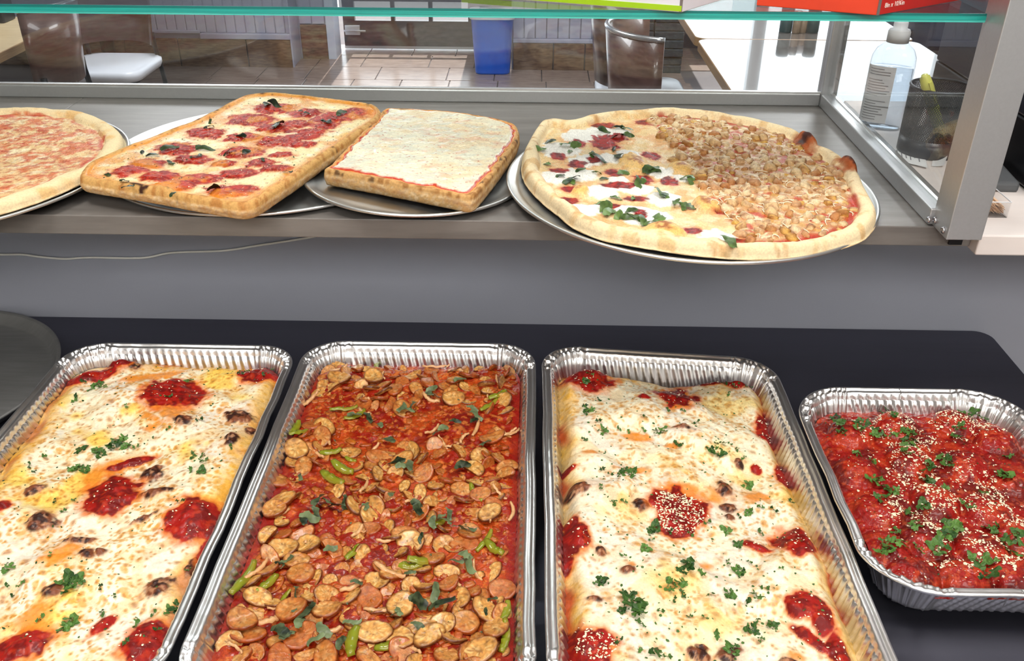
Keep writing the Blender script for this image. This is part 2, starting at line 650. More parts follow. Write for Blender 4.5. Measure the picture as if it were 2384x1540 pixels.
M['shaker_cap'] = mat('dark_green_cap', S(34, 66, 68), 0.4)
M['shaker_glass'] = mat('brown_seasoning_jar', S(150, 128, 104), 0.25, vary=(60, 0.5))
M['white_card'] = mat('white_carton', S(228, 226, 232), 0.55, vary=(40, 0.05))
M['lime'] = mat('lime_green_print', S(166, 206, 24), 0.55)
M['red_card'] = mat('orange_red_carton', S(226, 66, 34), 0.5, vary=(20, 0.15))
M['red_dark'] = mat('deep_red_carton', S(196, 34, 28), 0.5, vary=(20, 0.15))
M['card_edge'] = mat('grey_carton_edge', S(120, 108, 104), 0.7)
M['white_print'] = mat('white_print', S(250, 235, 225), 0.6)
M['paper'] = mat('receipt_paper', S(240, 240, 240), 0.7)
M['mesh_wire'] = mat('black_wire', S(32, 38, 46), 0.35, 0.5)
M['pen'] = mat('lime_highlighter', S(214, 222, 60), 0.4)
M['pen_cap'] = mat('pale_lime_cap', S(226, 226, 110), 0.35)
M['orange'] = mat('orange_plastic', S(206, 88, 40), 0.5)
M['toothpick'] = mat('birch_toothpick', S(226, 190, 156), 0.6)
M['acrylic'] = glass_mat('clear_acrylic', (0.97, 0.97, 0.97), 0.02, 1.45)
M['bottle'] = glass_mat('clear_bottle', (0.93, 0.95, 0.97), 0.03, 1.5)
M['gel'] = glass_mat('clear_gel', (0.80, 0.84, 0.88), 0.0, 1.33)
M['white_plastic'] = mat('white_plastic', S(236, 238, 242), 0.35)
M['label'] = mat('pale_bottle_label', S(222, 222, 226), 0.5)

M['cheese'] = food_mat('baked_cheese', 420, 0.14, (240, 0.40, 0.0018), 0.3, coat=0.10)
M['sauce'] = food_mat('tomato_sauce', 600, 0.35, (330, 0.45, 0.0016), 0.3, coat=0.35)
M['crust'] = food_mat('pizza_crust', 420, 0.14, (300, 0.35, 0.0010), 0.25)
M['topping'] = food_mat('pizza_topping', 500, 0.25, (380, 0.5, 0.0016), 0.25)
M['sausage'] = food_mat('sausage_slice', 240, 0.36, (380, 0.5, 0.0014), 0.4, randmix=(S(164, 64, 12), 0.72, 1.40, 0.75), coat=0.3)
M['chicken'] = food_mat('breaded_chicken', 420, 0.25, (380, 0.6, 0.0015), 0.25, randmix=(S(230, 206, 164), 0.85, 1.5, 0.5))
M['meat'] = food_mat('browned_meat', 500, 0.35, (420, 0.6, 0.0015), 0.5)
M['parsley'] = leaf_mat('parsley_green', S(34, 64, 24), S(92, 130, 58))
M['basil'] = leaf_mat('basil_green', S(24, 34, 18), S(116, 130, 90), 0.35)
M['basil_fresh'] = leaf_mat('fresh_basil_green', S(30, 44, 26), S(106, 134, 70), 0.35)
M['basil_dark'] = leaf_mat('baked_basil', S(16, 18, 14), S(62, 78, 44), 0.35)
M['pepper'] = mat('green_pepper', S(124, 136, 30), 0.25, vary=(60, 0.6), alt=S(150, 110, 30), coat=0.3)
M['onion'] = mat('cooked_onion', S(214, 168, 116), 0.3, vary=(60, 0.6), alt=S(190, 110, 60), coat=0.3)
M['parmesan'] = mat('grated_parmesan', S(244, 226, 192), 0.6)

# ------------------------------------------------------------------ setting
LZ, TZ = 1.145, 0.87          # ledge top, prep table top
YF, YB = 1.047, 1.578         # ledge front and back
YW = 1.274                    # wall under the ledge


def struct(name, lo, hi, m, label=None):
    o = box(name, lo, hi, m)
    o['kind'] = 'structure'
    if label:
        o['label'] = label
    return o


floor = struct('floor', (-5, -2.6, -0.1), (5, 9.0, 0.0), M['grout'])
struct('ceiling', (-5, -2.6, 2.8), (5, 7.3, 2.9), M['ceiling'])
struct('wall_kitchen', (-5, -2.7, 0), (5, -2.6, 2.8), M['kitchen_wall'])
struct('wall_left', (-5.1, -2.6, 0), (-5, 7.3, 2.8), M['kitchen_wall'])
struct('wall_right', (5, -2.6, 0), (5.1, 7.3, 2.8), M['kitchen_wall'])
struct('wall_counter', (-5, YW, 0), (1.6, YW + 0.12, LZ - 0.027), M['wall_grey'])

# far walls of the dining room: half wall with beadboard and stone tile, then the door, then a wall under the window
wl = struct('wall_half', (-5, 6.24, 0), (-1.6, 6.5, 2.8), M['bead'])
wr = struct('wall_far_recess', (-1.6, 6.46, 0), (-1.405, 6.72, 2.8), M['bead'])
wf = struct('wall_front', (-0.13, 6.24, 0), (0.52, 6.9, 2.8), M['bead'])
struct('wall_slate', (0.52, 6.2, 0), (1.0, 6.9, 2.8), M['dark_wall'])
struct('wall_under_window', (1.0, 6.9, 0), (5, 7.0, 0.62), M['dark_wall'])
struct('wall_over_window', (1.0, 6.9, 2.45), (5, 7.0, 2.8), M['dark_wall'])
struct('wall_over_door', (-1.36, 6.72, 2.1), (-0.13, 6.82, 2.8), M['bead'])
struct('trim_1', (-1.405, 6.44, 0), (-1.35, 6.62, 2.8), M['trim'])

# boards of the beadboard, stone tiles of the wall base
zt = py(600, 92, 6.2)[2]


def boards(parent, x0, x1, y, z0, z1, w=0.066):
    me = None
    x = x0
    while x < x1 - 0.01:
        xe = min(x + w, x1) - 0.006
        bm = bmesh.new()
        bm_box(bm, (0, -0.012, 0), (xe - x, 0.0, z1 - z0), 0.003, 1)
        bm_to('board', bm, M['bead'], parent, loc=(x, y, z0))
        x += w


def stones(parent, x0, x1, y, z0, z1, cuts):
    for a, b in zip(cuts[:-1], cuts[1:]):
        bm = bmesh.new()
        bm_box(bm, (a + 0.003, y - 0.018 - random.random() * 0.004, z0 + 0.002), (b - 0.003, y, z1), 0.004, 1)
        bm_to('stone_tile', bm, M['stone'], parent)


boards(wl, -2.62, -1.6, 6.24, zt + 0.035, 0.8)
stones(wl, 0, 0, 6.22, 0, zt, [-3.6, -3.15, -2.72, -2.36, -1.90, -1.6])
box('board_ledge', (-2.20, 6.195, zt), (-1.6, 6.24, zt + 0.035), M['bead'], wl, 0.004)
box('board_ledge', (-3.6, 6.215, zt + 0.03), (-2.205, 6.24, zt + 0.05), M['bead'], wl, 0.004)
box('corner_strip', (-1.603, 6.205, 0), (-1.593, 6.24, 0.9), M['bead'], wl, 0.002)
boards(wr, -1.59, -1.41, 6.46, 0.24, 0.8, 0.09)
stones(wr, 0, 0, 6.46, 0, 0.235, [-1.59, -1.405])
zr = py(1300, 100, 6.22)[2]
boards(wf, -0.12, 0.51, 6.24, zr + 0.025, 0.8, 0.075)
box('board_ledge', (-0.12, 6.205, zr), (0.515, 6.24, zr + 0.025), M['bead'], wf, 0.004)
stones(wf, 0, 0, 6.225, 0, zr, [-0.12, 0.15, 0.36, 0.515])
ws = bpy.data.objects['wall_slate']
for i in range(9):
    for k, (a, b) in enumerate([(0.522, 0.64 + 0.05 * (i % 2)), (0.645 + 0.05 * (i % 2), 0.80), (0.805, 1.0)]):
        bm = bmesh.new()
        d = random.random() * 0.02
        bm_box(bm, (a, 6.165 - d, 0.004 + i * 0.055), (b, 6.2, 0.055 + i * 0.055), 0.005, 1)
        bm_to('slate_block', bm, M['slate'], ws)

# floor tiles as laid: rows of one depth, lengths of 30 and 60 cm, staggered
fx = random.Random(5)
for r, y0 in enumerate(np.arange(4.65, 6.75, 0.318)):
    x = -2.75 - fx.random() * 0.3
    while x < 1.0:
        L = fx.choice((0.31, 0.31, 0.31, 0.46))
        bm = bmesh.new()
        bm_box(bm, (x + 0.003, y0 + 0.003, 0.0), (x + L - 0.003, y0 + 0.315, 0.006), 0.0015, 1)
        bm_to('tile', bm, M['tile'], floor)
        x += L
box('plain_tiling', (-5, -2.6, 0.0), (5, 4.645, 0.005), M['plain_floor'], floor)

# the door: dark kick panel under three bright panes, a row of tall panes above
D0, D1, DY = -1.345, -0.135, 6.74
door = box('door_1', (D0, DY, 0.02), (D1, DY + 0.045, py(950, 49, DY)[2]), M['door'])
door['kind'] = 'structure'
zp0 = py(950, 49, DY)[2]
zp1 = py(950, 4, DY)[2]
xs = [py(x, 44, DY)[0] for x in (825, 912, 917, 1000, 1005, 1090)]
xs = [xs[0], xs[1] - 0.006, xs[2] + 0.006, xs[3] - 0.006, xs[4] + 0.006, xs[5]]
box('door_stile', (D0, DY, zp0), (xs[0], DY + 0.045, 2.1), M['door'], door)
box('door_stile', (xs[5], DY, zp0), (D1, DY + 0.045, 2.1), M['door'], door)
for a, b in ((xs[1], xs[2]), (xs[3], xs[4])):
    box('door_mullion', (a, DY, zp0), (b, DY + 0.045, zp1), M['door'], door)
box('door_rail', (xs[0], DY, zp1), (xs[5], DY + 0.03, zp1 + 0.03), M['door'], door)
box('door_rail', (xs[0], DY, 2.02), (xs[5], DY + 0.045, 2.1), M['door'], door)
for a, b in ((xs[0], xs[1]), (xs[2], xs[3]), (xs[4], xs[5])):
    box('pane', (a, DY + 0.02, zp0), (b, DY + 0.024, zp1), M['window_glass'], door)
box('pane', (xs[0], DY + 0.02, zp1 + 0.03), (xs[5], DY + 0.024, 2.02), M['window_glass'], door)
box('door_sweep', (D0, DY - 0.008, 0.012), (D1, DY, 0.03), M['alu'], door)
lk = box('door_lock', (py(805, 80, DY)[0], DY - 0.02, py(805, 80, DY)[2]), (py(838, 58, DY)[0], DY, py(838, 58, DY)[2]), M['alu'], door, 0.003)
box('door_bolt', (py(803, 72, DY)[0], DY - 0.035, py(803, 72, DY)[2]), (py(853, 68, DY)[0], DY - 0.018, py(853, 68, DY)[2]), M['chair_rim'], door, 0.002)

# big shop window on the right
win = box('window_1', (1.0, 6.91, 0.60), (5, 6.98, 0.68), M['alu'])
win['kind'] = 'structure'
box('window_head', (1.0, 6.91, 2.40), (5, 6.98, 2.46), M['alu'], win)
for x in (1.0, 1.62, 3.0, 4.0, 4.92):
    box('window_mullion', (x, 6.91, 0.68), (x + 0.09, 6.98, 2.40), M['alu'], win)
for a, b in ((1.09, 1.62), (1.71, 3.0), (3.09, 4.0), (4.09, 4.92)):
    box('pane', (a, 6.94, 0.68), (b, 6.946, 2.40), M['window_glass'], win)

# ------------------------------------------------------------------ ledge, cord, prep table
led = empty('counter_ledge', (0, 1.3, LZ - 0.026), 'grey stone-look counter ledge carrying the four pizza trays', 'counter')
for a, b in ((-1.9, -0.772), (-0.7717, 0.548)):
    bm = bmesh.new()
    bm_box(bm, (a, YF, LZ - 0.026), (b, YB, LZ), 0.0012, 2)
    bm_to('laminate_panel', bm, M['ledge'], led, world=True)
ob = empty('prep_table', (0.0, 0.7, 0), 'dark brushed steel prep table under the foil pans', 'table')
bm = bmesh.new()
r = bm_box(bm, (-1.9, 0.20, TZ - 0.035), (0.731, YW - 0.004, TZ))
ce = [e for e in bm.edges if all(abs(v.co.x - 0.731) < 1e-4 for v in e.verts) and abs(e.verts[0].co.z - e.verts[1].co.z) > 0.01]
bmesh.ops.bevel(bm, geom=ce, offset=0.025, segments=6, affect='EDGES', profile=0.5)
bm_to('table_top', bm, M['steel_table'], ob, world=True)
box('shelf_under', (-1.8, 0.25, 0.25), (0.68, YW - 0.03, 0.28), M['steel_table'], ob)
for x in (-1.85, 0.66):
    for y in (0.24, YW - 0.06):
        tube('leg', [(x, y, 0), (x, y, TZ - 0.03)], 0.02, M['alu'], ob, 12)

cp = []
for x, y in ((-60, 590), (0, 593), (50, 593), (90, 598), (150, 603), (210, 600), (330, 601), (400, 589), (520, 584), (600, 572), (680, 560), (722, 553), (760, 545)):
    p = py(x, y, YW - 0.004)
    cp.append(p)
cp = np.array(cp)
cp[0] = py(-60, 588, YW - 0.004)
tag(tube('cable', smooth_line(cp, 90), 0.0017, M['cord'], n=8), 'thin white cable sagging along the grey wall below the ledge', 'cable')

# ------------------------------------------------------------------ glass food guard
SG = empty('sneeze_guard', (0.0, 1.56, LZ), 'aluminium framed glass sneeze guard around the pizza ledge', 'sneeze guard')
zr1 = py(700, 206, 1.552)[2]
box('rear_rail', (-1.9, 1.552, LZ), (0.492, 1.574, zr1), M['alu'], SG, 0.0015)
box('glazing_bead', (-1.9, 1.5535, zr1), (0.492, 1.558, zr1 + 0.003), M['foil_rim'], SG)
box('back_pane', (-1.9, 1.560, zr1), (0.492, 1.566, 1.388), M['glass'], SG)
box('rear_post', (0.492, 1.548, LZ), (0.512, 1.576, 1.80), M['alu'], SG, 0.0015)
box('post_channel', (0.512, 1.552, LZ), (0.519, 1.572, 1.80), M['alu_dark'], SG)
box('side_rail', (0.492, 1.052, LZ + 0.0005), (0.512, 1.548, LZ + 0.0215), M['alu'], SG, 0.0015)
box('glazing_bead', (0.5075, 1.06, LZ + 0.0215), (0.512, 1.548, LZ + 0.0235), M['foil_rim'], SG)
box('side_pane', (0.5005, 1.056, LZ + 0.0215), (0.5065, 1.548, 1.80), M['glass'], SG)
box('front_post', (0.498, 1.008, LZ + 0.0002), (0.540, 1.056, 1.80), M['alu'], SG, 0.001)
box('post_foot', (0.520, YF - 0.004, LZ - 0.022), (0.536, YF - 0.0005, LZ), M['black'], SG)
# the horizontal glass shelf; its long front edge shows green
gx0, gx1, gz0, gz1 = -1.9, 0.4965, 1.3880, 1.3972
sh = box('glass_shelf', (gx0, YF + 0.002, gz0), (gx1, 1.559, gz1), M['shelf_glass'], SG)
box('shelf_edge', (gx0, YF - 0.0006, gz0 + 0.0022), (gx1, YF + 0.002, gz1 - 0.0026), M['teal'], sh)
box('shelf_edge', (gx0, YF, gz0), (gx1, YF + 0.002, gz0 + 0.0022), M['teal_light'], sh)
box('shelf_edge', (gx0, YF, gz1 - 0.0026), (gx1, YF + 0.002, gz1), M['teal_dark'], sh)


def screw(P, nrm, r=0.0042):
    V, F = lathe_vf([(r, 0), (r, 0.0012), (r * 0.8, 0.0026), (r * 0.35, 0.0030), (r * 0.3, 0.0016), (0.0002, 0.0016)], 18)
    q = Vector(nrm).to_track_quat('Z', 'Y').to_matrix()
    V = np.array([(q @ Vector(v.tolist())) + Vector(P) for v in V])
    world_part('screw', V, F, M['screw'], SG)


for x, y in ((2163, 512), (2178, 513), (2197, 536)):
    d = ray(x, y)
    t = (0.498 if x > 2170 else 0.492) / d[0]
    P = np.array([0, 0, CAMZ]) + t * d
    screw(P, (-1, 0, 0))

# ------------------------------------------------------------------ cartons on the glass shelf


def carton(name, label, px_front, ang_l, ang_r, wl_, wr_, h, body, zb):
    """a box standing on one corner towards us: corner at px_front, faces running left-back and right-back"""
    p = pz(*px_front, zb)
    e = empty(name, (p[0], p[1], zb), label, 'box')
    a, b = math.radians(ang_l), math.radians(ang_r)
    u = np.array([-math.cos(a), math.sin(a)]) * wl_
    v = np.array([math.cos(b), math.sin(b)]) * wr_
    P = [np.zeros(2), v, u + v, u]
    V = [(*q, 0.0005) for q in P] + [(*q, h) for q in P]
    F = [[0, 3, 2, 1], [4, 5, 6, 7], [0, 1, 5, 4], [1, 2, 6, 5], [2, 3, 7, 6], [3, 0, 4, 7]]
    me = mesh('carton_body', V, F, smooth=False, mats=(body,))
    o = link('carton_body', me, e)
    bv = o.modifiers.new('edge', 'BEVEL')
    bv.width = 0.0008
    bv.segments = 2
    return e, u / wl_, v / wr_


def plate(name, parent, u, n, s0, s1, z0, z1, m, t=0.0004):
    """flat print on a carton face: u along the face, n outward"""
    u, n = np.asarray(u), np.asarray(n)
    q = [u * s0, u * s1]
    V = []
    for off in (0.0, t):
        for z in (z0, z1):
            for a in q:
                V.append((*(a + n * off), z))
    F = [[0, 2, 3, 1], [4, 5, 7, 6], [0, 1, 5, 4], [2, 6, 7, 3], [0, 4, 6, 2], [1, 3, 7, 5]]
    return link(name, mesh(name, V, F, smooth=False, mats=(m,)), parent)


def text(name, body, parent, m, size, origin, xdir, updir, align='LEFT', extrude=0.0002):
    cu = bpy.data.curves.new(name, 'FONT')
    cu.body = body
    cu.size = size
    cu.align_x = align
    cu.extrude = extrude
    o = bpy.data.objects.new(name, cu)
    C.objects.link(o)
    dg = bpy.context.evaluated_depsgraph_get()
    me = bpy.data.meshes.new_from_object(o.evaluated_get(dg))
    bpy.data.objects.remove(o)
    x, u = Vector(xdir).normalized(), Vector(updir).normalized()
    n = x.cross(u)
    me.transform(Matrix(((x[0], u[0], n[0], origin[0]), (x[1], u[1], n[1], origin[1]), (x[2], u[2], n[2], origin[2]), (0, 0, 0, 1))))
    me.materials.clear()
    me.materials.append(m)
    return link(name, me, parent)


zb = gz1
c1, u1, v1 = carton('glove_box', 'white carton with a lime green stripe standing on the glass shelf', (1587, 30), 19, 52, 0.26, 0.12, 0.09, M['white_card'], zb)
n1 = np.array([-u1[1], u1[0]])
n1 = n1 if n1[1] < 0 else -n1
m1 = np.array([v1[1], -v1[0]])
plate('lime_stripe', c1, u1, n1, 0.0006, 0.259, 0.0014, 0.0072, M['lime'])
plate('corner_band', c1, u1, n1, -0.0002, 0.0030, 0.0008, 0.0895, M['card_edge'], 0.0002)
text('address_line', 'Brooklyn, NY 11237-3084', c1, M['ink'], 0.0046, (*(u1 * 0.024 + n1 * 0.0005), 0.0152), (*(-u1), 0), (0, 0, 1), 'RIGHT')
# barcode label at the far end of the same face
plate('code_label', c1, u1, n1, 0.205, 0.236, 0.0105, 0.032, M['grey_ink'], 0.0005)
plate('code_label', c1, u1, n1, 0.2056, 0.2354, 0.0111, 0.0314, M['white_card'], 0.0007)
s = 0.2085
for k in range(22):
    w = random.choice((0.0003, 0.0003, 0.0006, 0.0008))
    plate('bar', c1, u1, n1, s, s + w, 0.0135, 0.029, M['ink'], 0.0010)
    s += w + random.choice((0.0004, 0.0006))
# round emblem on the side face
ec = v1 * 0.022 + m1 * 0.0006
for R_, mm, off in ((0.0085, M['ink'], 0.0), (0.0078, M['white_card'], 0.0003), (0.0062, M['ink'], 0.0005), (0.0057, M['white_card'], 0.0007)):
    a = np.linspace(0, 2 * math.pi, 28, endpoint=False)
    V = [(*(ec + m1 * off + v1 * R_ * math.cos(t)), 0.020 + R_ * math.sin(t)) for t in a]
    link('round_emblem', mesh('round_emblem', V, [list(range(28))], smooth=False, mats=(mm,)), c1)
text('emblem_mark', 'M', c1, M['ink'], 0.008, (*(ec + m1 * 0.0012), 0.0172), (*v1, 0), (0, 0, 1), 'CENTER')

c2, u2, v2 = carton('foil_sheet_box', 'orange-red carton standing on the glass shelf near the post', (2040, 37), 22, 36, 0.128, 0.16, 0.08, M['red_card'], zb)
n2 = np.array([-u2[1], u2[0]])
n2 = n2 if n2[1] < 0 else -n2
m2 = np.array([v2[1], -v2[0]])
plate('side_panel', c2, v2, m2, 0.004, 0.159, 0.0008, 0.0795, M['red_dark'], 0.0003)
plate('corner_fold', c2, v2, m2, -0.0003, 0.0042, 0.0006, 0.0797, M['card_edge'], 0.0005)
text('size_line', '8in x 10¾in', c2, M['white_print'], 0.0072, (*(v2 * 0.011 + m2 * 0.0006), 0.0072), (*v2, 0), (0, 0, 1))

# ------------------------------------------------------------------ beside the guard: white slab, sanitizer, pencil cup, receipts, register, toothpicks
sl = box('white_slab', (0.549, 1.030, LZ - 0.030), (1.45, 1.60, LZ - 0.003), M['white_slab'], bev=0.002)
tag(sl, 'white laminate counter slab beside the aluminium post', 'counter')
box('side_counter_cabinet', (0.62, YW + 0.13, 0), (1.44, 1.585, LZ - 0.031), M['wall_grey'], None)['kind'] = 'structure'
bpy.data.objects['side_counter_cabinet'].name = 'wall_side'
SZ = LZ - 0.003

# bottle
bp = np.array([0.563, 1.452, SZ])
B = empty('sanitizer_bottle', bp, 'clear hand sanitizer bottle with white cap behind the side glass', 'bottle')


def oval_lathe(name, prof, m, parent, sx=1.0, sy=0.62, n=40, loc=None, cap_lo=True, cap_hi=False):
    V, F = lathe_vf(prof, n, cap_lo, cap_hi)
    # squarish oval: superellipse
    a = np.arctan2(V[:, 1], V[:, 0])
    k = 1.0 / (np.abs(np.cos(a)) ** 2.6 + np.abs(np.sin(a)) ** 2.6) ** (1 / 2.6)
    V[:, 0] *= k * sx
    V[:, 1] *= k * sy
    return link(name, mesh(name, V, F, mats=(m,)), parent, loc)


bw = 0.0335
oval_lathe('bottle_body', [(bw * .92, 0), (bw, 0.006), (bw, 0.10), (bw * .97, 0.112), (bw * .82, 0.124), (bw * .55, 0.132), (bw * .42, 0.135), (bw * .42, 0.140)], M['bottle'], B)
oval_lathe('gel', [(bw * .88, 0.003), (bw * .95, 0.008), (bw * .95, 0.096), (0.001, 0.0965)], M['gel'], B)
V, F = lathe_vf([(0.0165, 0.134), (0.0165, 0.150), (0.0150, 0.152), (0.0150, 0.153), (0.0105, 0.154), (0.0105, 0.163), (0.0095, 0.165), (0.0001, 0.165)], 32)
link('cap', mesh('cap', V, F, mats=(M['white_plastic'],)), B)
lbs = []
sa = 0.62
for k in range(13):
    x = -bw * 0.98 + k * (bw * 1.2) / 12
    lbs.append((x, -bw * sa * (max(0.0, 1 - abs(x / bw) ** 2.6)) ** (1 / 2.6) - 0.0008))
V = [(x, y, z) for z in (0.012, 0.100) for x, y in lbs]
lab = link('label', mesh('label', V, [np.array([[k, k + 1, 14 + k, 13 + k] for k in range(12)])], mats=(M['label'],)), B)
lr = random.Random(3)
for k in range(20):
    z = 0.096 - k * 0.0041
    if k in (3, 11):
        continue
    e = 5 + lr.randint(0, 6)
    V = []
    for zz in (z, z - (0.0011 if k != 10 else 0.0006)):
        for x, y in lbs[1:min(12, e + 1) + 1]:
            V.append((x, y - 0.0004, zz))
    n = len(V) // 2
    link('print_line', mesh('print_line', V, [np.array([[i, i + 1, n + i + 1, n + i] for i in range(n - 1)])], mats=(M['grey_ink'],)), lab)
B.rotation_euler = (0, 0, math.radians(-22))

# wire pencil cup: woven wire wall as real wires
cupc = np.array([0.596, 1.335, SZ])
K = empty('pencil_cup', cupc, 'black wire mesh pencil cup holding a lime highlighter', 'pencil cup')
cr_, ch = 0.043, 0.098
V, F = [], []
cnt = 0
Vs, Fs = [], []
nw = 84
for sgn in (1, -1):
    for k in range(nw):
        a0 = 2 * math.pi * k / nw
        P = []
        for t in np.linspace(0, 1, 9):
            a = a0 + sgn * t * 1.25
            z = 0.024 + t * (ch - 0.024)
            P.append((cr_ * math.cos(a), cr_ * math.sin(a), z))
        v, f = tube_vf(P, 0.00078, 3, False)
        Vs.append(v)
        Fs.append(f[0] + cnt)
        cnt += len(v)
wm = link('wire_mesh', mesh('wire_mesh', np.vstack(Vs), [np.vstack(Fs)], mats=(M['mesh_wire'],)), K)
wm['kind'] = 'stuff'
V, F = lathe_vf([(cr_ * .98, 0.0), (cr_ + 0.0006, 0.002), (cr_ + 0.0006, 0.026), (cr_ - 0.0006, 0.026), (cr_ - 0.0008, 0.003), (0.001, 0.003)], 48)
link('base_band', mesh('base_band', V, F, mats=(M['navy_black'],)), K)
a = np.linspace(0, 2 * math.pi, 48, endpoint=False)
V, F = tube_vf(np.c_[cr_ * np.cos(a), cr_ * np.sin(a), np.full(48, ch)], 0.0022, 8, False, True)
link('rim', mesh('rim', V, F, mats=(M['mesh_wire'],)), K)

# highlighter leaning in the cup
p0, p1 = cupc + np.array([0.022, -0.006, 0.006]), cupc + np.array([-0.040, -0.024, 0.120])
d = (p1 - p0)
L = np.linalg.norm(d)
HL = empty('highlighter', p0, 'lime yellow highlighter leaning inside the mesh pencil cup', 'pen', rot=Vector(d.tolist()).to_track_quat('Z', 'Y').to_euler())
V, F = lathe_vf([(0.005, 0.0), (0.0078, 0.003), (0.0082, L * .62), (0.0070, L * .63)], 20)
link('barrel', mesh('barrel', V, F, mats=(M['pen'],)), HL)
V, F = lathe_vf([(0.0086, L * .62), (0.0086, L * .86), (0.0070, L * .97), (0.0045, L * .985), (0.0045, L), (0.0001, L)], 20)
link('cap', mesh('cap', V, F, mats=(M['pen_cap'],)), HL)
box('clip', (0.008, -0.0022, L * .66), (0.0105, 0.0022, L * .93), M['pen_cap'], HL, world=False)


def paper(name, label, pts, lift, lines):
    """a slip of paper lying on the slab, slightly curled; pts are its four corners in plan"""
    P = np.array(pts)
    n = 8
    V, F = [], []
    for i in range(n):
        for j in range(n):
            u, v = i / (n - 1), j / (n - 1)
            q = (1 - u) * (1 - v) * P[0] + u * (1 - v) * P[1] + u * v * P[2] + (1 - u) * v * P[3]
            V.append((q[0], q[1], SZ + 0.0008 + lift * (u ** 2) * (0.3 + v)))
    F = np.array([[i * n + j, (i + 1) * n + j, (i + 1) * n + j + 1, i * n + j + 1] for i in range(n - 1) for j in range(n - 1)])
    e = empty(name, (*P.mean(0), SZ), label, 'receipt')
    sh_ = world_part('sheet', np.array(V), [F], M['paper'], e)
    for k in range(lines):
        v0 = 0.12 + 0.8 * k / lines
        u0, u1_ = 0.1, 0.45 + 0.4 * lr.random()
        q = []
        for (u, v) in ((u0, v0), (u1_, v0), (u1_, v0 + 0.028), (u0, v0 + 0.028)):
            g = (1 - u) * (1 - v) * P[0] + u * (1 - v) * P[1] + u * v * P[2] + (1 - u) * v * P[3]
            q.append((g[0], g[1], SZ + 0.0013 + lift * (u ** 2) * (0.3 + v)))
        world_part('print_line', np.array(q), [[0, 1, 2, 3]], M['ink'] if k == 0 else M['grey_ink'], sh_)


g = lambda x, y: pz(x, y, SZ)[:2]
paper('receipt', 'white printed receipt lying under the mesh pencil cup', [g(2066, 345), g(2070, 372), g(2158, 396), g(2152, 358)], 0.002, 7)
paper('paper_slip', 'blank grey-white paper slip leaning behind the pencil cup', [g(2168, 388), g(2196, 392), g(2215, 345), g(2184, 318)], 0.012, 0)
oc = pz(2205, 325, SZ)
oo = empty('orange_tub', (0.642, 1.425, SZ), 'small orange-brown tub behind the pencil cup', 'tub')
V, F = lathe_vf([(0.015, 0.0), (0.017, 0.003), (0.019, 0.030), (0.0205, 0.031), (0.0205, 0.034), (0.0001, 0.035)], 28)
link('tub_body', mesh('tub_body', V, F, mats=(M['orange'],)), oo)

# black register: drawer base, sloped keyboard block, screen
RG = empty('cash_register', (0.858, 1.345, SZ), 'black cash register standing on the white slab beside the post', 'cash register')


def prism(name, prof, x0, x1, m, parent, bev=0.003):
    """profile in (y, z), swept along x"""
    bm = bmesh.new()
    n = len(prof)
    va = [bm.verts.new((x0, y, z)) for y, z in prof]
    vb = [bm.verts.new((x1, y, z)) for y, z in prof]
    bm.faces.new(va)
    bm.faces.new(vb[::-1])
    for k in range(n):
        bm.faces.new((va[k], vb[k], vb[(k + 1) % n], va[(k + 1) % n]))
    if bev:
        bmesh.ops.bevel(bm, geom=list(bm.edges), offset=bev, segments=2, affect='EDGES', profile=0.5)
    return bm_to(name, bm, m, parent)


prism('drawer_base', [(-0.20, 0.004), (0.20, 0.004), (0.20, 0.085), (-0.20, 0.085)], -0.19, 0.21, M['black'], RG)
prism('housing', [(-0.17, 0.086), (0.20, 0.086), (0.20, 0.205), (0.08, 0.205), (-0.17, 0.125)], -0.19, 0.21, M['navy_black'], RG)
prism('screen', [(0.02, 0.206), (0.07, 0.206), (0.14, 0.40), (0.11, 0.41)], -0.12, 0.18, M['black'], RG)
prism('trim_line', [(-0.2015, 0.0855), (-0.198, 0.0855), (-0.198, 0.089), (-0.2015, 0.089)], -0.19, 0.21, M['alu'], RG, 0)
for i in range(5):
    for j in range(4):
        bm = bmesh.new()
        y = -0.14 + 0.04 * j
        bm_box(bm, (-0.15 + 0.035 * i, y, 0.129 + (y + 0.17) * 0.32 + 0.002), (-0.124 + 0.035 * i, y + 0.028, 0.146 + (y + 0.17) * 0.32), 0.003, 1)
        bm_to('key', bm, M['dark_grey'], RG)

# acrylic toothpick box
tb = pz(2268, 508, SZ)
TB = empty('toothpick_box', (tb[0] + 0.02, tb[1] + 0.045, SZ), 'clear acrylic box of toothpicks at the front of the white slab', 'box')
hx, hy, hz, t = 0.022, 0.043, 0.021, 0.0016
for nm, lo, hi in (('wall_panel', (-hx, -hy, 0), (hx, -hy + t, hz)), ('wall_panel', (-hx, hy - t, 0), (hx, hy, hz)), ('wall_panel', (-hx, -hy, 0), (-hx + t, hy, hz)),
                   ('wall_panel', (hx - t, -hy, 0), (hx, hy, hz)), ('bottom_panel', (-hx, -hy, 0), (hx, hy, t))):
    box(nm.replace('wall_panel', 'side_panel'), lo, hi, M['acrylic'], TB, world=False)
a = [(-hx, -hy), (hx, -hy), (hx, hy), (-hx, hy)]
V, F = tube_vf([(*q, hz) for q in a], 0.0007, 6, False, True)
link('rim', mesh('rim', V, F, mats=(M['white_plastic'],)), TB)
Vs, Fs, cnt = [], [], 0
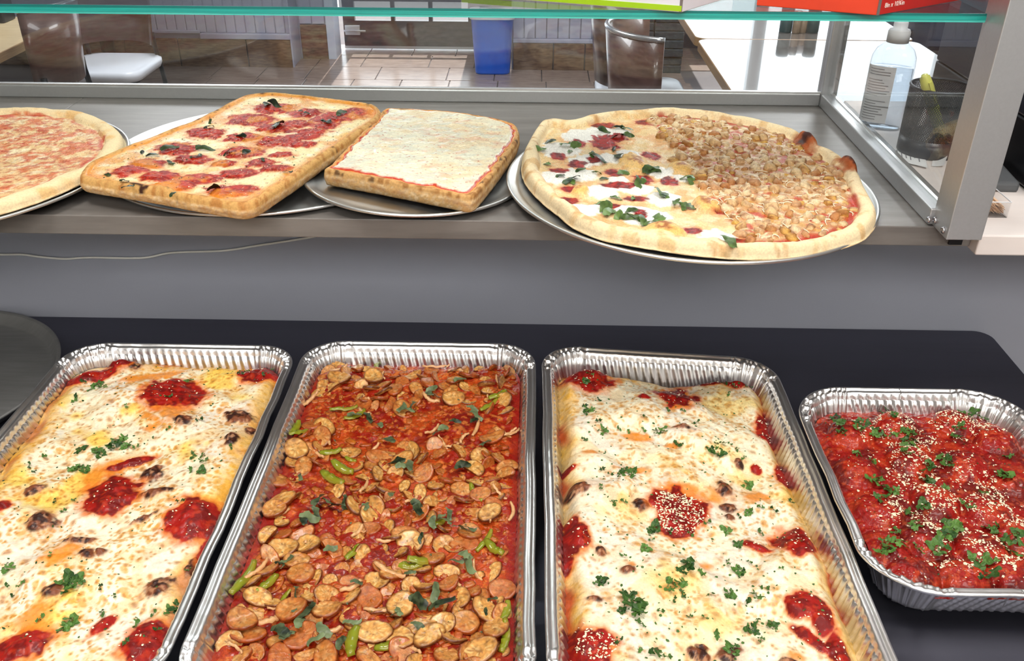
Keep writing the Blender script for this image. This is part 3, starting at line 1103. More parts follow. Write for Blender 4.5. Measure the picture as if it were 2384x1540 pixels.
for k in range(110):
    x = random.uniform(-hx + 0.003, hx - 0.003)
    z = random.uniform(0.003, 0.0165)
    sk = random.uniform(-0.003, 0.003)
    sk2 = max(-hx + 0.003, min(hx - 0.003, x + sk))
    v, f = tube_vf([(x, -hy + 0.004, z), (x, -hy + 0.012, z), (sk2, hy - 0.016, z), (sk2, hy - 0.006, z)], [0.0004, 0.00105, 0.00105, 0.0004], 5)
    Vs.append(v)
    Fs += [f[0] + cnt]
    cnt += len(v)
tp = link('toothpicks', mesh('toothpicks', np.vstack(Vs), [np.vstack(Fs)], mats=(M['toothpick'],)), None, (tb[0] + 0.02, tb[1] + 0.045, SZ))
tag(tp, 'pale birch toothpicks lying in the clear acrylic box', 'toothpicks', kind='stuff')
dv = empty('card_reader', (0.636, 1.222, SZ), 'small grey card reader lying behind the toothpick box', 'card reader', rot=(0, 0, math.radians(-2)))
prism('reader_body', [(-0.05, 0.0), (0.05, 0.0), (0.05, 0.022), (-0.05, 0.014)], -0.022, 0.024, M['dark_grey'], dv, 0.004)
prism('reader_screen', [(0.008, 0.0196), (0.044, 0.0225), (0.044, 0.0232), (0.008, 0.0203)], -0.016, 0.018, M['black'], dv, 0)

# ------------------------------------------------------------------ dining room furniture


def table(name, label, x0, x1, y0, y1, top, edge, group=None, z=0.75):
    e = empty(name, ((x0 + x1) / 2, (y0 + y1) / 2, 0), label, 'table', group)
    cx, cy = (x0 + x1) / 2, (y0 + y1) / 2
    hx, hy = (x1 - x0) / 2, (y1 - y0) / 2
    out, nor = rounded_rect(hx, hy, 0.05, 8, 1)
    n = len(out)
    V = [(*p, z - 0.035) for p in out] + [(*p, z - 0.002) for p in out] + [(*(p - q * 0.003), z) for p, q in zip(out, nor)]
    k = np.arange(n)
    k2 = (k + 1) % n
    link('edge_band', mesh('edge_band', V, [np.c_[k, k2, n + k2, n + k], np.c_[n + k, n + k2, 2 * n + k2, 2 * n + k], list(range(n))[::-1]], mats=(edge,), smooth=False), e)
    V = [(*(p - q * 0.003), z) for p, q in zip(out, nor)]
    link('table_top', mesh('table_top', V, [list(range(n))], smooth=False, mats=(top,)), e)
    V, F = lathe_vf([(0.04, 0.04), (0.04, z - 0.036)], 20)
    link('column', mesh('column', V, F, mats=(M['chair_metal'],)), e)
    for a in (0, 90):
        bm = bmesh.new()
        bm_box(bm, (-0.30, -0.035, 0.006), (0.30, 0.035, 0.04), 0.01, 2)
        bmesh.ops.rotate(bm, verts=bm.verts, matrix=Matrix.Rotation(math.radians(a), 3, 'Z'))
        bm_to('foot', bm, M['chair_metal'], e)
    return e


table('dining_table', 'glossy dark table beyond the glass, the nearer one with shakers', 0.672, 1.56, 2.15, 3.826, M['bar_top'], M['wood_edge'])
table('dining_table', 'glossy dark table beyond the glass, farther one by the window', 0.672, 1.56, 3.832, 4.75, M['bar_top'], M['wood_edge'])
table('dining_table', 'pale oak table at the far left beyond the glass', -2.9, -2.005, 3.33, 4.12, M['wood_top'], M['wood_edge'])
table('dining_table', 'pale oak table standing against the stone half wall', -3.1, -1.95, 5.2, 5.85, M['wood_top'], M['wood_edge'])


def arc_panel(r, a0, a1, z0, z1, t, n=18, lean=0.0):
    """upright curved panel around the origin"""
    V, F = [], []
    for i in range(n + 1):
        a = math.radians(a0 + (a1 - a0) * i / n)
        for rr in (r, r + t):
            for z in (z0, z1):
                k = rr + lean * (z - z0)
                V.append((k * math.cos(a), k * math.sin(a), z))
    for i in range(n):
        b, c = i * 4, (i + 1) * 4
        F += [[b, c, c + 1, b + 1], [b + 2, b + 3, c + 3, c + 2], [b + 1, c + 1, c + 3, b + 3], [b, b + 2, c + 2, c]]
    F += [[0, 1, 3, 2], [n * 4, n * 4 + 2, n * 4 + 3, n * 4 + 1]]
    return V, F


def make_chair(label, loc, rz, zs=0.46, zt=0.84, r=0.20, z0=None, spread=62):
    """cafe chair facing local -Y; curved plywood back with a bright rim"""
    e = empty('cafe_chair', loc, label, 'chair', None, (0, 0, math.radians(rz)))
    out, nor = rounded_rect(0.20, 0.20, 0.07, 8, 2)
    n = len(out)
    V = [(*(p * 0.96), zs - 0.05) for p in out] + [(*p, zs - 0.03) for p in out] + [(*p, zs - 0.012) for p in out] + [(*(p * 0.93), zs) for p in out]
    k = np.arange(n)
    k2 = (k + 1) % n
    F = [np.c_[j * n + k, j * n + k2, (j + 1) * n + k2, (j + 1) * n + k] for j in range(3)] + [[3 * n + i for i in range(n)], list(range(n))[::-1]]
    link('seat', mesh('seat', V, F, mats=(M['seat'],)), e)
    z0 = z0 if z0 is not None else zs + 0.10
    V, F = arc_panel(r, 90 - spread, 90 + spread, z0, zt, 0.012, lean=0.10)
    link('backrest', mesh('backrest', V, [np.array(F)], mats=(M['walnut'],)), e)
    P = []
    for i in range(25):
        a = math.radians(90 - spread + 2 * spread * i / 24)
        k = r + 0.006 + 0.10 * (zt - z0)
        P.append((k * math.cos(a), k * math.sin(a), zt + 0.004))
    V, F = tube_vf(P, 0.010, 8)
    link('back_rim', mesh('back_rim', V, F, mats=(M['chair_rim'],)), e)
    for s in (-1, 1):
        V, F = tube_vf([(s * 0.17, -0.17, 0.0), (s * 0.165, -0.165, zs - 0.05)], 0.012, 8)
        link('leg', mesh('leg', V, F, mats=(M['chair_metal'],)), e)
        V, F = tube_vf([(s * 0.19, 0.22, 0.0), (s * 0.175, 0.17, zs - 0.03), (s * 0.172, 0.150, z0), (s * 0.172, 0.150, z0 + 0.05)], 0.012, 8)
        link('leg', mesh('leg', V, F, mats=(M['chair_metal'],)), e)
    V, F = tube_vf([(-0.165, -0.165, 0.2), (0.165, -0.165, 0.2)], 0.009, 8)
    link('stretcher', mesh('stretcher', V, F, mats=(M['chair_metal'],)), e)
    return e


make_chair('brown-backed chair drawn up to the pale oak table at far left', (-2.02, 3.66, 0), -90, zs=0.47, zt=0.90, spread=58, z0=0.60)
make_chair('brown-backed chair with glare-whitened seat facing the counter, behind the oak table', (-2.06, 4.50, 0), 0, zs=0.46, zt=0.86, z0=0.52)
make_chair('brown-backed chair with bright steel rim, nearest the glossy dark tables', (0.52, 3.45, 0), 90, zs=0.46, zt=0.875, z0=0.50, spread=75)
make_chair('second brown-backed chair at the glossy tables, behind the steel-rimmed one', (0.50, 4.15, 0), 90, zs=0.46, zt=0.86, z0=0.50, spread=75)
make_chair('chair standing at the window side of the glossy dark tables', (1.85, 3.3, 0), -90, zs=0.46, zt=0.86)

# seasoning shakers on the glossy table
for k, (x, y, lab_, cap, h) in enumerate(((1828, 74, 'wide seasoning jar with dark green cap, first of the row counted from the chairs', 'shaker_cap', 0.10), (1852, 77, 'slim grey-capped shaker between the two green-capped jars', 'alu_dark', 0.09),
                                         (1867, 76, 'slim white-capped shaker between the two green-capped jars', 'white_plastic', 0.085), (1890, 75, 'wide seasoning jar with dark green cap, closest to the aluminium frame', 'shaker_cap', 0.10))):
    p = pz(x, y, 0.75)
    rr = 0.026 if cap == 'shaker_cap' else 0.016
    e = empty('seasoning_shaker', (p[0], p[1], 0.75), lab_, 'shaker', 'shakers on the glossy table')
    V, F = lathe_vf([(rr * .95, 0.0), (rr, 0.004), (rr, h * .6), (rr * .9, h * .62)], 24)
    link('jar', mesh('jar', V, F, mats=(M['shaker_cap'] if cap == 'shaker_cap' else M['shaker_glass'],)), e)
    V, F = lathe_vf([(rr * 1.03, h * .6), (rr * 1.03, h * .94), (rr * .9, h), (0.0001, h)], 24)
    link('cap', mesh('cap', V, F, mats=(M[cap],)), e)

nb = box('napkin_holder', (-2.42, 3.98, 0.751), (-2.24, 4.08, 0.85), M['black'], bev=0.006)
tag(nb, 'black napkin holder on the pale oak table at far left', 'napkin holder')

# blue bin
bb = pz(1147, 168, 0.006)
BN = empty('waste_bin', (bb[0], bb[1] + 0.02, 0.006), 'blue plastic waste bin with a clear bag lip on the tiled floor', 'bin')


def bin_ring(hx, hy, z, r=0.05):
    o, _ = rounded_rect(hx, hy, r, 8, 2)
    return [(*p, z) for p in o]


rings = [bin_ring(.112, .085, 0.0), bin_ring(.114, .087, 0.01), bin_ring(.137, .110, 0.365), bin_ring(.144, .116, 0.370), bin_ring(.144, .116, 0.383), bin_ring(.135, .108, 0.383), bin_ring(.110, .082, 0.012)]
n = len(rings[0])
k = np.arange(n)
k2 = (k + 1) % n
F = [np.c_[j * n + k, j * n + k2, (j + 1) * n + k2, (j + 1) * n + k] for j in range(len(rings) - 1)] + [list(range(n))[::-1], [(len(rings) - 1) * n + i for i in range(n)]]
link('bin_body', mesh('bin_body', np.vstack(rings), F, mats=(M['blue'],)), BN)
rings = [bin_ring(.146, .119, 0.356), bin_ring(.150, .123, 0.37), bin_ring(.151, .124, 0.390), bin_ring(.134, .107, 0.390), bin_ring(.129, .103, 0.34)]
V = np.vstack(rings)
V[:, :2] *= (1 + 0.02 * (vn(V[:, 0] * 3, V[:, 2] + V[:, 1], 0.03, 4) - 0.5))[:, None]
F = [np.c_[j * n + k, j * n + k2, (j + 1) * n + k2, (j + 1) * n + k] for j in range(len(rings) - 1)]
link('bag_lip', mesh('bag_lip', V, F, mats=(M['bag'],)), BN)

# ------------------------------------------------------------------ trays


def round_tray(name, label, c, r, zc, tilt=(0, 0), m=None, lip=0.009, cat='tray', group=None):
    """round pressed tray: flat well, sloping side, rolled rim; tilt = rise per metre along x and y"""
    m = m or M['tray']
    e = empty(name, (c[0], c[1], zc), label, cat, group)
    w = r - 0.018
    well = [(0.0001, 0.0018), (w * .5, 0.0018), (w * .8, 0.0018), (w * .93, 0.0018), (w, 0.0022), (w + 0.003, 0.0040), (r - 0.006, lip - 0.0012)]
    rim = [(r - 0.006, lip - 0.0012), (r - 0.004, lip), (r - 0.0015, lip + 0.0006), (r, lip - 0.0008), (r - 0.0006, lip - 0.0030), (r - 0.003, lip - 0.0036), (w + 0.002, 0.0018), (w - 0.004, 0.0), (0.0001, 0.0)]
    for nm, pr in (('tray_well', well), ('rolled_rim', rim)):
        V, F = lathe_vf(pr, 128, False, False)
        V[:, 2] += V[:, 0] * tilt[0] + V[:, 1] * tilt[1]
        link(nm, mesh(nm, V, F, mats=(m,)), e)
    return e


TG = 'round aluminium pizza trays on the ledge'
cA, rA = np.array([-0.806, 1.168]), 0.250
cB, rB = np.array([-0.372, 1.263]), 0.2300
cC, rC = np.array([-0.154, 1.178]), 0.1520
cD, rD = np.array([0.211, 1.149]), 0.2410
tA, tC, tD = (0.022, 0), (-0.036, 0), (-0.022, 0)
round_tray('pizza_tray', 'round aluminium tray under the plain cheese pizza at far left', cA, rA, LZ + 0.0055, tA, group=TG)
round_tray('pizza_tray', 'large round aluminium tray under the rectangular pizza with sauce patches', cB, rB, LZ + 0.0003, group=TG)
round_tray('pizza_tray', 'smallest round aluminium tray, under the thick square cheese pizza', cC, rC, LZ + 0.0060, tC, group=TG)
round_tray('pizza_tray', 'round aluminium tray overhanging the ledge under the half-and-half pizza', cD, rD, LZ + 0.0056, tD, group=TG)
round_tray('pizza_pan', 'worn dark round pan lying on the steel table at far left', np.array([-0.868, 1.055]), 0.2, TZ + 0.0004, m=M['tray_dark'], lip=0.02, cat='pan')

# ------------------------------------------------------------------ pizzas
CR_PALE, CR_TAN, CR_GOLD, CR_BROWN, CR_DARK = S(242, 216, 170), S(214, 170, 112), S(226, 164, 78), S(150, 88, 40), S(62, 34, 22)
SAUCE, SAUCE_D, ORANGE = S(176, 34, 14), S(118, 16, 8), S(222, 116, 40)
CREAM, WHITE, YELLOW, BRN = S(246, 230, 188), S(246, 240, 226), S(240, 198, 92), S(176, 110, 40)


def blob_field(X, Y, blobs, z, wob=0.35, size=0.012, seed=0):
    """normalised distance to the nearest of the blobs given in pixels (x, y, rx, ry[, angle])"""
    fld = np.full(len(X), 9.0)
    w1 = (fbm(X, Y, size, seed, 3) - 0.5) * 2
    for b in blobs:
        x, y, rx, ry = b[:4]
        c = pz(x, y, z)
        ux = pz(x + rx, y, z) - pz(x - rx, y, z)
        uy = pz(x, y - ry, z) - pz(x, y + ry, z)
        sx, sy = abs(ux[0]) / 2, abs(uy[1]) / 2
        dx, dy = X - c[0], Y - c[1]
        if len(b) > 4:
            a = math.radians(b[4])
            # the angle is drawn in the plane
            dx, dy = dx * math.cos(a) + dy * math.sin(a), -dx * math.sin(a) + dy * math.cos(a)
        fld = np.minimum(fld, np.sqrt((dx / sx) ** 2 + (dy / sy) ** 2))
    return fld + w1 * wob


class Pizza:
    pass


def build_pizza(name, label, poly, z0, base_h, crust_w, crust_h, colour, tilt=(0, 0, 0, 0), rough=0.5, mats=('crust', 'topping'), NR=130, edge_drop=0.5, extra_h=None, edge_r=0.006, foot_in=0.008, toptex=True):
    """a dough disc with a raised rim; colour(X, Y, d) gives colour and roughness of the top"""
    poly = np.asarray(poly)
    c = poly.mean(0)
    N = len(poly)
    t = np.linspace(0, 1, NR)
    rr = 1 - (1 - t) ** 1.25
    X = (c[0] + np.outer(rr, poly[:, 0] - c[0])).ravel()
    Y = (c[1] + np.outer(rr, poly[:, 1] - c[1])).ravel()
    D, _ = polydist(X, Y, poly[::2])
    D[-N:] = 0
    tl = lambda x, y: (x - tilt[2]) * tilt[0] + (y - tilt[3]) * tilt[1]

    def hf(x, y, d):
        w = crust_w * (0.85 + 0.5 * (fbm(x, y, 0.05, 31, 2) - 0.5) * 2 * 0.6)
        u = np.clip((d - w) / w, -1, 1)
        hump = crust_h * np.sqrt(np.clip(1 - u * u, 0, 1)) * (0.8 + 0.4 * fbm(x, y, 0.035, 33, 2))
        z = base_h + np.where(d < 2 * w, hump, 0)
        # round over the outer edge
        e = np.clip(d / edge_r, 0, 1)
        z = z * (edge_drop + (1 - edge_drop) * np.sqrt(1 - (1 - e) ** 2))
        z = z + (fbm(x, y, 0.012, 35, 3) - 0.5) * 0.0022 * np.clip(d / 0.01, 0, 1)
        if extra_h is not None:
            z = z + extra_h(x, y, d)
        return z

    Z = z0 + hf(X, Y, D) + tl(X, Y)
    col, rg = colour(X, Y, D)
    # side and underside
    side = []
    zs = Z[-N:]
    nx, ny = poly[:, 0] - c[0], poly[:, 1] - c[1]
    ln = np.hypot(nx, ny)
    nx, ny = nx / ln, ny / ln
    bot = z0 + tl(poly[:, 0], poly[:, 1])
    arc = np.r_[0, np.cumsum(np.hypot(*np.diff(poly, axis=0).T))]
    scol = []
    for t in np.linspace(0.10, 1.0, 9):
        bul = 0.0016 * math.sin(math.pi * t) - foot_in * 0.5 * t ** 3
        bul = bul + 0.0012 * (fbm(arc + 5 * t * 0.004, np.full(N, t * 0.02), 0.008, 43, 2) - .5)
        side.append(np.c_[poly[:, 0] + nx * bul, poly[:, 1] + ny * bul, zs * (1 - t) + bot * t])
        hgt = np.maximum(zs - bot, 0.008)
        q1, q2 = fbm(arc, t * hgt * 2.5, 0.014, 41, 4), fbm(arc, t * hgt, 0.0030, 42, 2)
        cc = mixc(np.tile(CR_TAN, (N, 1)), CR_PALE, ss(0.40, 0.65, q2) * 0.75)
        band = math.exp(-((t - 0.45) / 0.22) ** 2)
        cc = mixc(cc, CR_BROWN, np.clip(ss(0.36, 0.70, q1 * 0.6 + q2 * 0.4) * (0.25 + 0.75 * band), 0, 1) * 0.7)
        if colour.__name__.endswith('pale'):
            cc = mixc(np.tile(CR_PALE, (N, 1)), CR_TAN, ss(0.5, 0.85, q1) * 0.7)
        if t < 0.2:
            cc = cc * 0.4 + col[-N:] * 0.6
        scol.append(cc)
    side.append(np.c_[poly[:, 0] - nx * 0.04, poly[:, 1] - ny * 0.04, bot])
    scol.append(scol[-1])
    V = np.vstack([np.c_[X, Y, Z]] + side)
    R = NR + 10
    k = np.arange(N)
    k2 = (k + 1) % N
    F = np.vstack([np.c_[j * N + k, j * N + k2, (j + 1) * N + k2, (j + 1) * N + k] for j in range(R - 1)])[:, ::-1]
    F = F[:, ::-1]
    ns = len(V) - len(X)
    sc = np.vstack(scol)
    col = np.vstack([col, sc])
    rg = np.r_[rg, np.full(ns, 0.7)]
    dv = np.r_[D, np.zeros(ns)]
    fd = dv[F].mean(1)
    e = empty(name, (c[0], c[1], z0), label, 'pizza')
    outer = fd < crust_w * 1.75
    off = np.array([c[0], c[1], z0])

    def sub(nm, sel, mt):
        f = F[sel]
        u, inv = np.unique(f, return_inverse=True)
        return link(nm, mesh(nm, V[u] - off, [inv.reshape(f.shape)], col=col[u], rg=rg[u], mats=(M[mt],)), e)
    sub('crust', outer, mats[0])
    sub('cheese_topping', ~outer, mats[1])
    P = Pizza()
    P.e, P.poly, P.off = e, poly, off
    pd = poly[::2]

    def top(x, y):
        x, y = np.atleast_1d(np.asarray(x, float)), np.atleast_1d(np.asarray(y, float))
        d, _ = polydist(x, y, pd)
        return z0 + hf(x, y, d) + tl(x, y)
    P.top = top
    return P


def px_poly(pts, z, n=360):
    return closed_line([pz(x, y, z)[:2] for x, y in pts], n)


def speck(X, Y, size, thr, seed):
    d, c = worley(X, Y, size, seed)
    return ss(thr, thr * 0.5, d / (0.4 + 0.9 * c))


# --- leaf shapes (raw vertex/face lists, shared by every copy)


def ribbon(rg_, L, w, curl, n=7):
    V, F = [], []
    a = 0.0
    x = 0.0
    for i in range(n + 1):
        t = i / n
        ww = w * (0.35 + 0.65 * math.sin(math.pi * min(1, max(0.0, 0.1 + 0.85 * t))))
        b = curl * math.sin(t * 3.0 + rg_.random()) * 0.5
        y = 0.0015 * math.sin(t * 5 + rg_.random() * 2)
        z = 0.001 + L * 0.12 * math.sin(t * math.pi * (1 + rg_.random() * .4)) * rg_.uniform(0.4, 1.0)
        xx = (t - .5) * L
        V += [(xx, y - ww / 2 * math.cos(b), z - ww / 2 * math.sin(b)), (xx, y, z + 0.0006), (xx, y + ww / 2 * math.cos(b), z + ww / 2 * math.sin(b))]
    for i in range(n):
        b = i * 3
        F += [[b, b + 3, b + 4, b + 1], [b + 1, b + 4, b + 5, b + 2]]
    V = np.array(V)
    V[:, 2] -= V[:, 2].min() - 0.0002
    return V, [np.array(F)]


def sprig(rg_, size, leaflets):
    """curly parsley: short stems, each ending in a lobed leaflet"""
    V, F = [], []
    for k in range(leaflets):
        a = 2 * math.pi * k / leaflets + rg_.uniform(-.4, .4)
        L = size * rg_.uniform(0.25, 0.55) * (0 if leaflets == 1 else 1)
        cx, cy = L * math.cos(a), L * math.sin(a)
        rr = size * rg_.uniform(0.28, 0.42)
        nl = rg_.choice((3, 5))
        m = nl * 4
        tx, ty = rg_.uniform(-.6, .6), rg_.uniform(-.6, .6)
        b = len(V)
        z0 = 0.0012 + rg_.random() * 0.002
        V.append((cx, cy, z0))
        for i in range(m):
            t = 2 * math.pi * i / m
            q = rr * (0.55 + 0.45 * abs(math.cos(nl * t / 2))) * rg_.uniform(0.8, 1.15)
            x, y = q * math.cos(t + a), q * math.sin(t + a)
            V.append((cx + x, cy + y, max(0.0002, z0 + tx * x + ty * y + 0.0012 * math.sin(3 * t + a))))
        F += [[b, b + 1 + i, b + 1 + (i + 1) % m] for i in range(m)]
        if L > 0:
            b = len(V)
            w = 0.0005
            V += [(-w * math.sin(a), w * math.cos(a), 0.001), (w * math.sin(a), -w * math.cos(a), 0.001), (cx, cy, z0)]
            F.append([b, b + 1, b + 2])
    return np.array(V), [np.array(F)]


lv = random.Random(21)
RIB = [mesh('basil_leaf', *ribbon(lv, lv.uniform(.012, .024), lv.uniform(.005, .009), lv.uniform(-1.6, 1.6))) for _ in range(10)]
RIB_ = {k: [] for k in ('basil', 'basil_dark', 'basil_fresh')}
for k in RIB_:
    for me in RIB:
        q = me.copy()
        q.materials.append(M[k])
        RIB_[k].append(q)
SPR = [mesh('parsley_sprig', *sprig(lv, lv.uniform(.011, .016), lv.randint(3, 5)), mats=(M['parsley'],), smooth=False) for _ in range(10)]
LEAF = [mesh('parsley_leaf', *sprig(lv, 0.008, lv.choice((1, 2, 2))), mats=(M['parsley'],), smooth=False) for _ in range(8)]


def strew(name, meshes, P, pts, zpx, lift=0.0006, scale=(0.8, 1.2), tilt=0.15):
    """copies of one part kind over a dish; pts in pixels or world (flag by zpx None)"""
    for p in pts:
        if zpx is not None:
            q = pz(p[0], p[1], zpx)
            z = P.top(q[0], q[1])[0]
            q = pz(p[0], p[1], z)
            q[2] = P.top(q[0], q[1])[0]
        else:
            q = np.array([p[0], p[1], P.top(p[0], p[1])[0]])
        k = p[2] if len(p) > 2 else lv.uniform(*scale)
        link(name, lv.choice(meshes), P.e, q - P.off + np.array([0, 0, lift]), (lv.uniform(-tilt, tilt), lv.uniform(-tilt, tilt), lv.uniform(0, 6.28)), k)


def flecks(name, P, pts, size, m, seed, thick=0.0004, lobes=5):
    """many tiny chips joined: too small to pick apart"""
    r = np.random.default_rng(seed)
    pts = np.asarray(pts)
    n = len(pts)
    Z = P.top(pts[:, 0], pts[:, 1])
    V, F = [], []
    ang = np.linspace(0, 2 * np.pi, lobes, endpoint=False)
    s = r.uniform(size[0], size[1], n)
    rot = r.uniform(0, 6.28, n)
    asp = r.uniform(0.45, 1.0, n)
    tx, ty = r.uniform(-.5, .5, n), r.uniform(-.5, .5, n)
    Vs = np.zeros((n, lobes + 1, 3))
    for i, a in enumerate(ang):
        q = s * r.uniform(0.6, 1.2, n)
        x, y = q * np.cos(a), q * np.sin(a) * asp
        X, Y = x * np.cos(rot) - y * np.sin(rot), x * np.sin(rot) + y * np.cos(rot)
        Vs[:, i] = np.c_[pts[:, 0] + X, pts[:, 1] + Y, Z + thick + np.maximum(tx * X + ty * Y, -thick)]
    Vs[:, lobes] = np.c_[pts[:, 0], pts[:, 1], Z + thick + s * 0.35]
    Fq = np.array([[i, (i + 1) % lobes, lobes] for i in range(lobes)])
    Fa = (np.arange(n)[:, None, None] * (lobes + 1) + Fq[None]).reshape(-1, 3)
    o = link(name, mesh(name, Vs.reshape(-1, 3) - P.off, [Fa], mats=(M[m],), smooth=False), P.e)
    o['kind'] = 'stuff'
    return o


def inside_pts(poly, n, seed, margin=0.02, cond=None):
    r = np.random.default_rng(seed)
    lo, hi = poly.min(0), poly.max(0)
    out = []
    for _ in range(400):
        if sum(len(o) for o in out) >= n:
            break
        q = r.uniform(lo, hi, (max(200, n), 2))
        d, ins = polydist(q[:, 0], q[:, 1], poly[::max(1, len(poly) // 90)])
        ok = ins & (d > margin)
        if cond is not None:
            ok &= cond(q[:, 0], q[:, 1])
        out.append(q[ok])
    return np.vstack(out)[:n]


# --- A: plain cheese pizza at far left
aa = np.linspace(0, 2 * np.pi, 360, endpoint=False)
ra = 0.2435 + 0.003 * np.sin(3 * aa + 1) + 0.002 * np.sin(7 * aa)
polyA = np.c_[-0.813 + ra * np.cos(aa), 1.174 + ra * np.sin(aa)]


def col_A_pale(X, Y, D):
    n = len(X)
    base = np.tile(S(236, 196, 140), (n, 1))
    a = fbm(X, Y * 1.3, 0.022, 51, 3)
    b = fbm(X, Y * 1.5, 0.007, 52, 3)
    base = mixc(base, S(214, 104, 60), ss(0.42, 0.60, a * 0.6 + b * 0.4) * 0.85)
    base = mixc(base, CREAM, ss(0.58, 0.75, fbm(X, Y, 0.012, 54, 3)) * 0.7)
    base = mixc(base, SAUCE, ss(0.64, 0.72, fbm(X, Y * 1.4, 0.009, 53, 3)) * 0.65)
    base = mixc(base, S(170, 84, 36), speck(X, Y, 0.009, 0.33, 3) * 0.5)
    w = 0.024 + 0.008 * (fbm(X, Y, 0.03, 55, 2) - 0.5) * 2
    ring = ss(w + 0.012, w + 0.004, D) * ss(0.3, 0.6, fbm(X, Y, 0.03, 56, 2))
    base = mixc(base, S(200, 52, 22), ring * 0.8)
    c = mixc(np.tile(CR_PALE, (n, 1)), CR_GOLD, ss(0.6, 0.8, fbm(X, Y, 0.03, 57, 3)) * 0.55)
    m = ss(w + 0.002, w - 0.002, D)
    out = base * (1 - m[:, None]) + c * m[:, None]
    return out, 0.42 + 0.35 * m


PA = build_pizza('cheese_pizza', 'round plain cheese pizza at far left on the ledge', polyA, LZ + 0.0095, 0.010, 0.0135, 0.007, col_A_pale, tilt=(tA[0], 0, cA[0], 1.17))

# --- B: long rectangular pizza with sauce patches and baked basil
zB = LZ + 0.040
polyB = px_poly([(184, 408), (192, 388), (215, 370), (270, 346), (330, 323), (390, 300), (450, 277), (505, 250), (540, 231), (570, 220), (620, 213), (700, 218), (760, 226), (830, 234), (870, 241), (887, 256), (880, 276),
                 (845, 302), (800, 330), (740, 370), (690, 406), (640, 438), (610, 458), (586, 470), (555, 474), (510, 467), (440, 455), (360, 440), (280, 427), (212, 416)], zB, 420)
blB = [(298, 392, 44, 13), (372, 404, 46, 13), (400, 428, 48, 15), (470, 408, 44, 13), (535, 440, 58, 15), (345, 374, 40, 11), (408, 340, 46, 14), (446, 364, 44, 11), (560, 346, 50, 14), (605, 372, 36, 10), (556, 396, 42, 12), (640, 386, 36, 9),
       (478, 304, 46, 13), (582, 272, 56, 13), (565, 312, 48, 11), (645, 322, 58, 13), (706, 311, 40, 9), (640, 290, 48, 11), (728, 299, 42, 8), (715, 257, 38, 10), (775, 268, 54, 12), (636, 246, 52, 11), (828, 258, 44, 11), (690, 281, 42, 9), (756, 286, 38, 9), (705, 330, 34, 8), (520, 372, 30, 8), (655, 355, 30, 7)]


def col_B(X, Y, D):
    n = len(X)
    b = np.tile(S(244, 222, 166), (n, 1))
    b = mixc(b, S(236, 180, 92), ss(0.5, 0.7, fbm(X, Y, 0.03, 61, 3)) * 0.7)
    b = mixc(b, S(246, 236, 204), ss(0.56, 0.7, fbm(X, Y, 0.02, 62, 3)) * 0.7)
    f = blob_field(X, Y, blB, zB, 0.42, 0.010, 63)
    b = mixc(b, S(224, 120, 56), ss(1.45, 1.0, f) * 0.6)
    s = ss(1.08, 0.92, f)
    sc = mixc(np.tile(S(180, 44, 24), (n, 1)), S(130, 18, 10), ss(0.4, 0.65, fbm(X, Y, 0.006, 64, 2)) * 0.8)
    sc = mixc(sc, S(222, 130, 100), ss(0.62, 0.76, fbm(X, Y, 0.0035, 65, 2)) * 0.55)
    b = b * (1 - s[:, None]) + sc * s[:, None]
    b = mixc(b, S(226, 142, 40), ss(0.028, 0.010, D + 0.016 * (fbm(X, Y, 0.03, 66, 2) - .5)) * 0.85)
    b = mixc(b, S(220, 140, 50), ss(0.60, 0.72, fbm(X, Y, 0.035, 166, 3)) * 0.7)
    b = mixc(b, S(96, 34, 16), speck(X, Y, 0.012, 0.14, 67) * 0.7)
    e = ss(0.0105, 0.006, D + 0.006 * (fbm(X, Y, 0.02, 68, 2) - .5))
    c = mixc(np.tile(S(212, 164, 98), (n, 1)), S(184, 126, 66), ss(0.42, 0.68, fbm(X, Y, 0.006, 69, 4)))
    c = mixc(c, CR_DARK, ss(0.66, 0.74, fbm(X, Y, 0.022, 70, 3)))
    out = b * (1 - e[:, None]) + c * e[:, None]
    return out, 0.36 + 0.35 * e + 0.1 * s


def eh_B(x, y, d):
    f = blob_field(x, y, blB, zB, 0.3, 0.010, 63)
    return 0.0026 * ss(1.1, 0.5, f) * (0.6 + 0.8 * fbm(x, y, 0.004, 71, 2)) - 0.002 * ss(0.03, 0.10, d)


PB = build_pizza('sauce_patch_pizza', 'long rectangular thin-bordered pizza with red sauce patches and baked basil', polyB, LZ + 0.0190, 0.0175, 0.007, 0.003, col_B, extra_h=eh_B, edge_drop=0.72, foot_in=0.004)
strew('basil_leaf', RIB_['basil_dark'], PB, [(332, 357), (396, 349, 1.2), (356, 364), (486, 297, 1.3), (462, 346), (480, 350, 1.1), (457, 366, 1.2), (398, 383, 1.2), (498, 443, 1.5), (562, 321, 1.3), (648, 299, 1.6), (624, 248, 1.4), (640, 246, 1.2), (795, 268, 1.2), (766, 287, 1.3), (779, 279), (753, 283),
       (534, 358), (490, 287), (715, 270), (250, 411), (290, 424), (404, 460), (670, 403), (612, 374), (755, 285), (300, 443), (575, 360), (700, 262)], zB, scale=(0.6, 0.95), tilt=0.3)
flecks('herb_flecks', PB, inside_pts(polyB, 150, 72, 0.015), (0.0006, 0.0018), 'basil_dark', 73)
flecks('grated_parmesan', PB, inside_pts(polyB, 500, 74, 0.018), (0.0005, 0.0011), 'parmesan', 75)

# --- C: thick square cheese pizza
zC = LZ + 0.036
polyC = px_poly([(755, 394), (770, 384), (800, 352), (850, 300), (880, 268), (893, 256), (910, 252), (1000, 254), (1080, 260), (1150, 270), (1192, 281), (1207, 296), (1205, 320), (1185, 352), (1150, 398), (1118, 436), (1102, 450), (1085, 453), (1040, 445), (960, 431), (880, 417), (800, 404), (765, 398)], zC, 360)


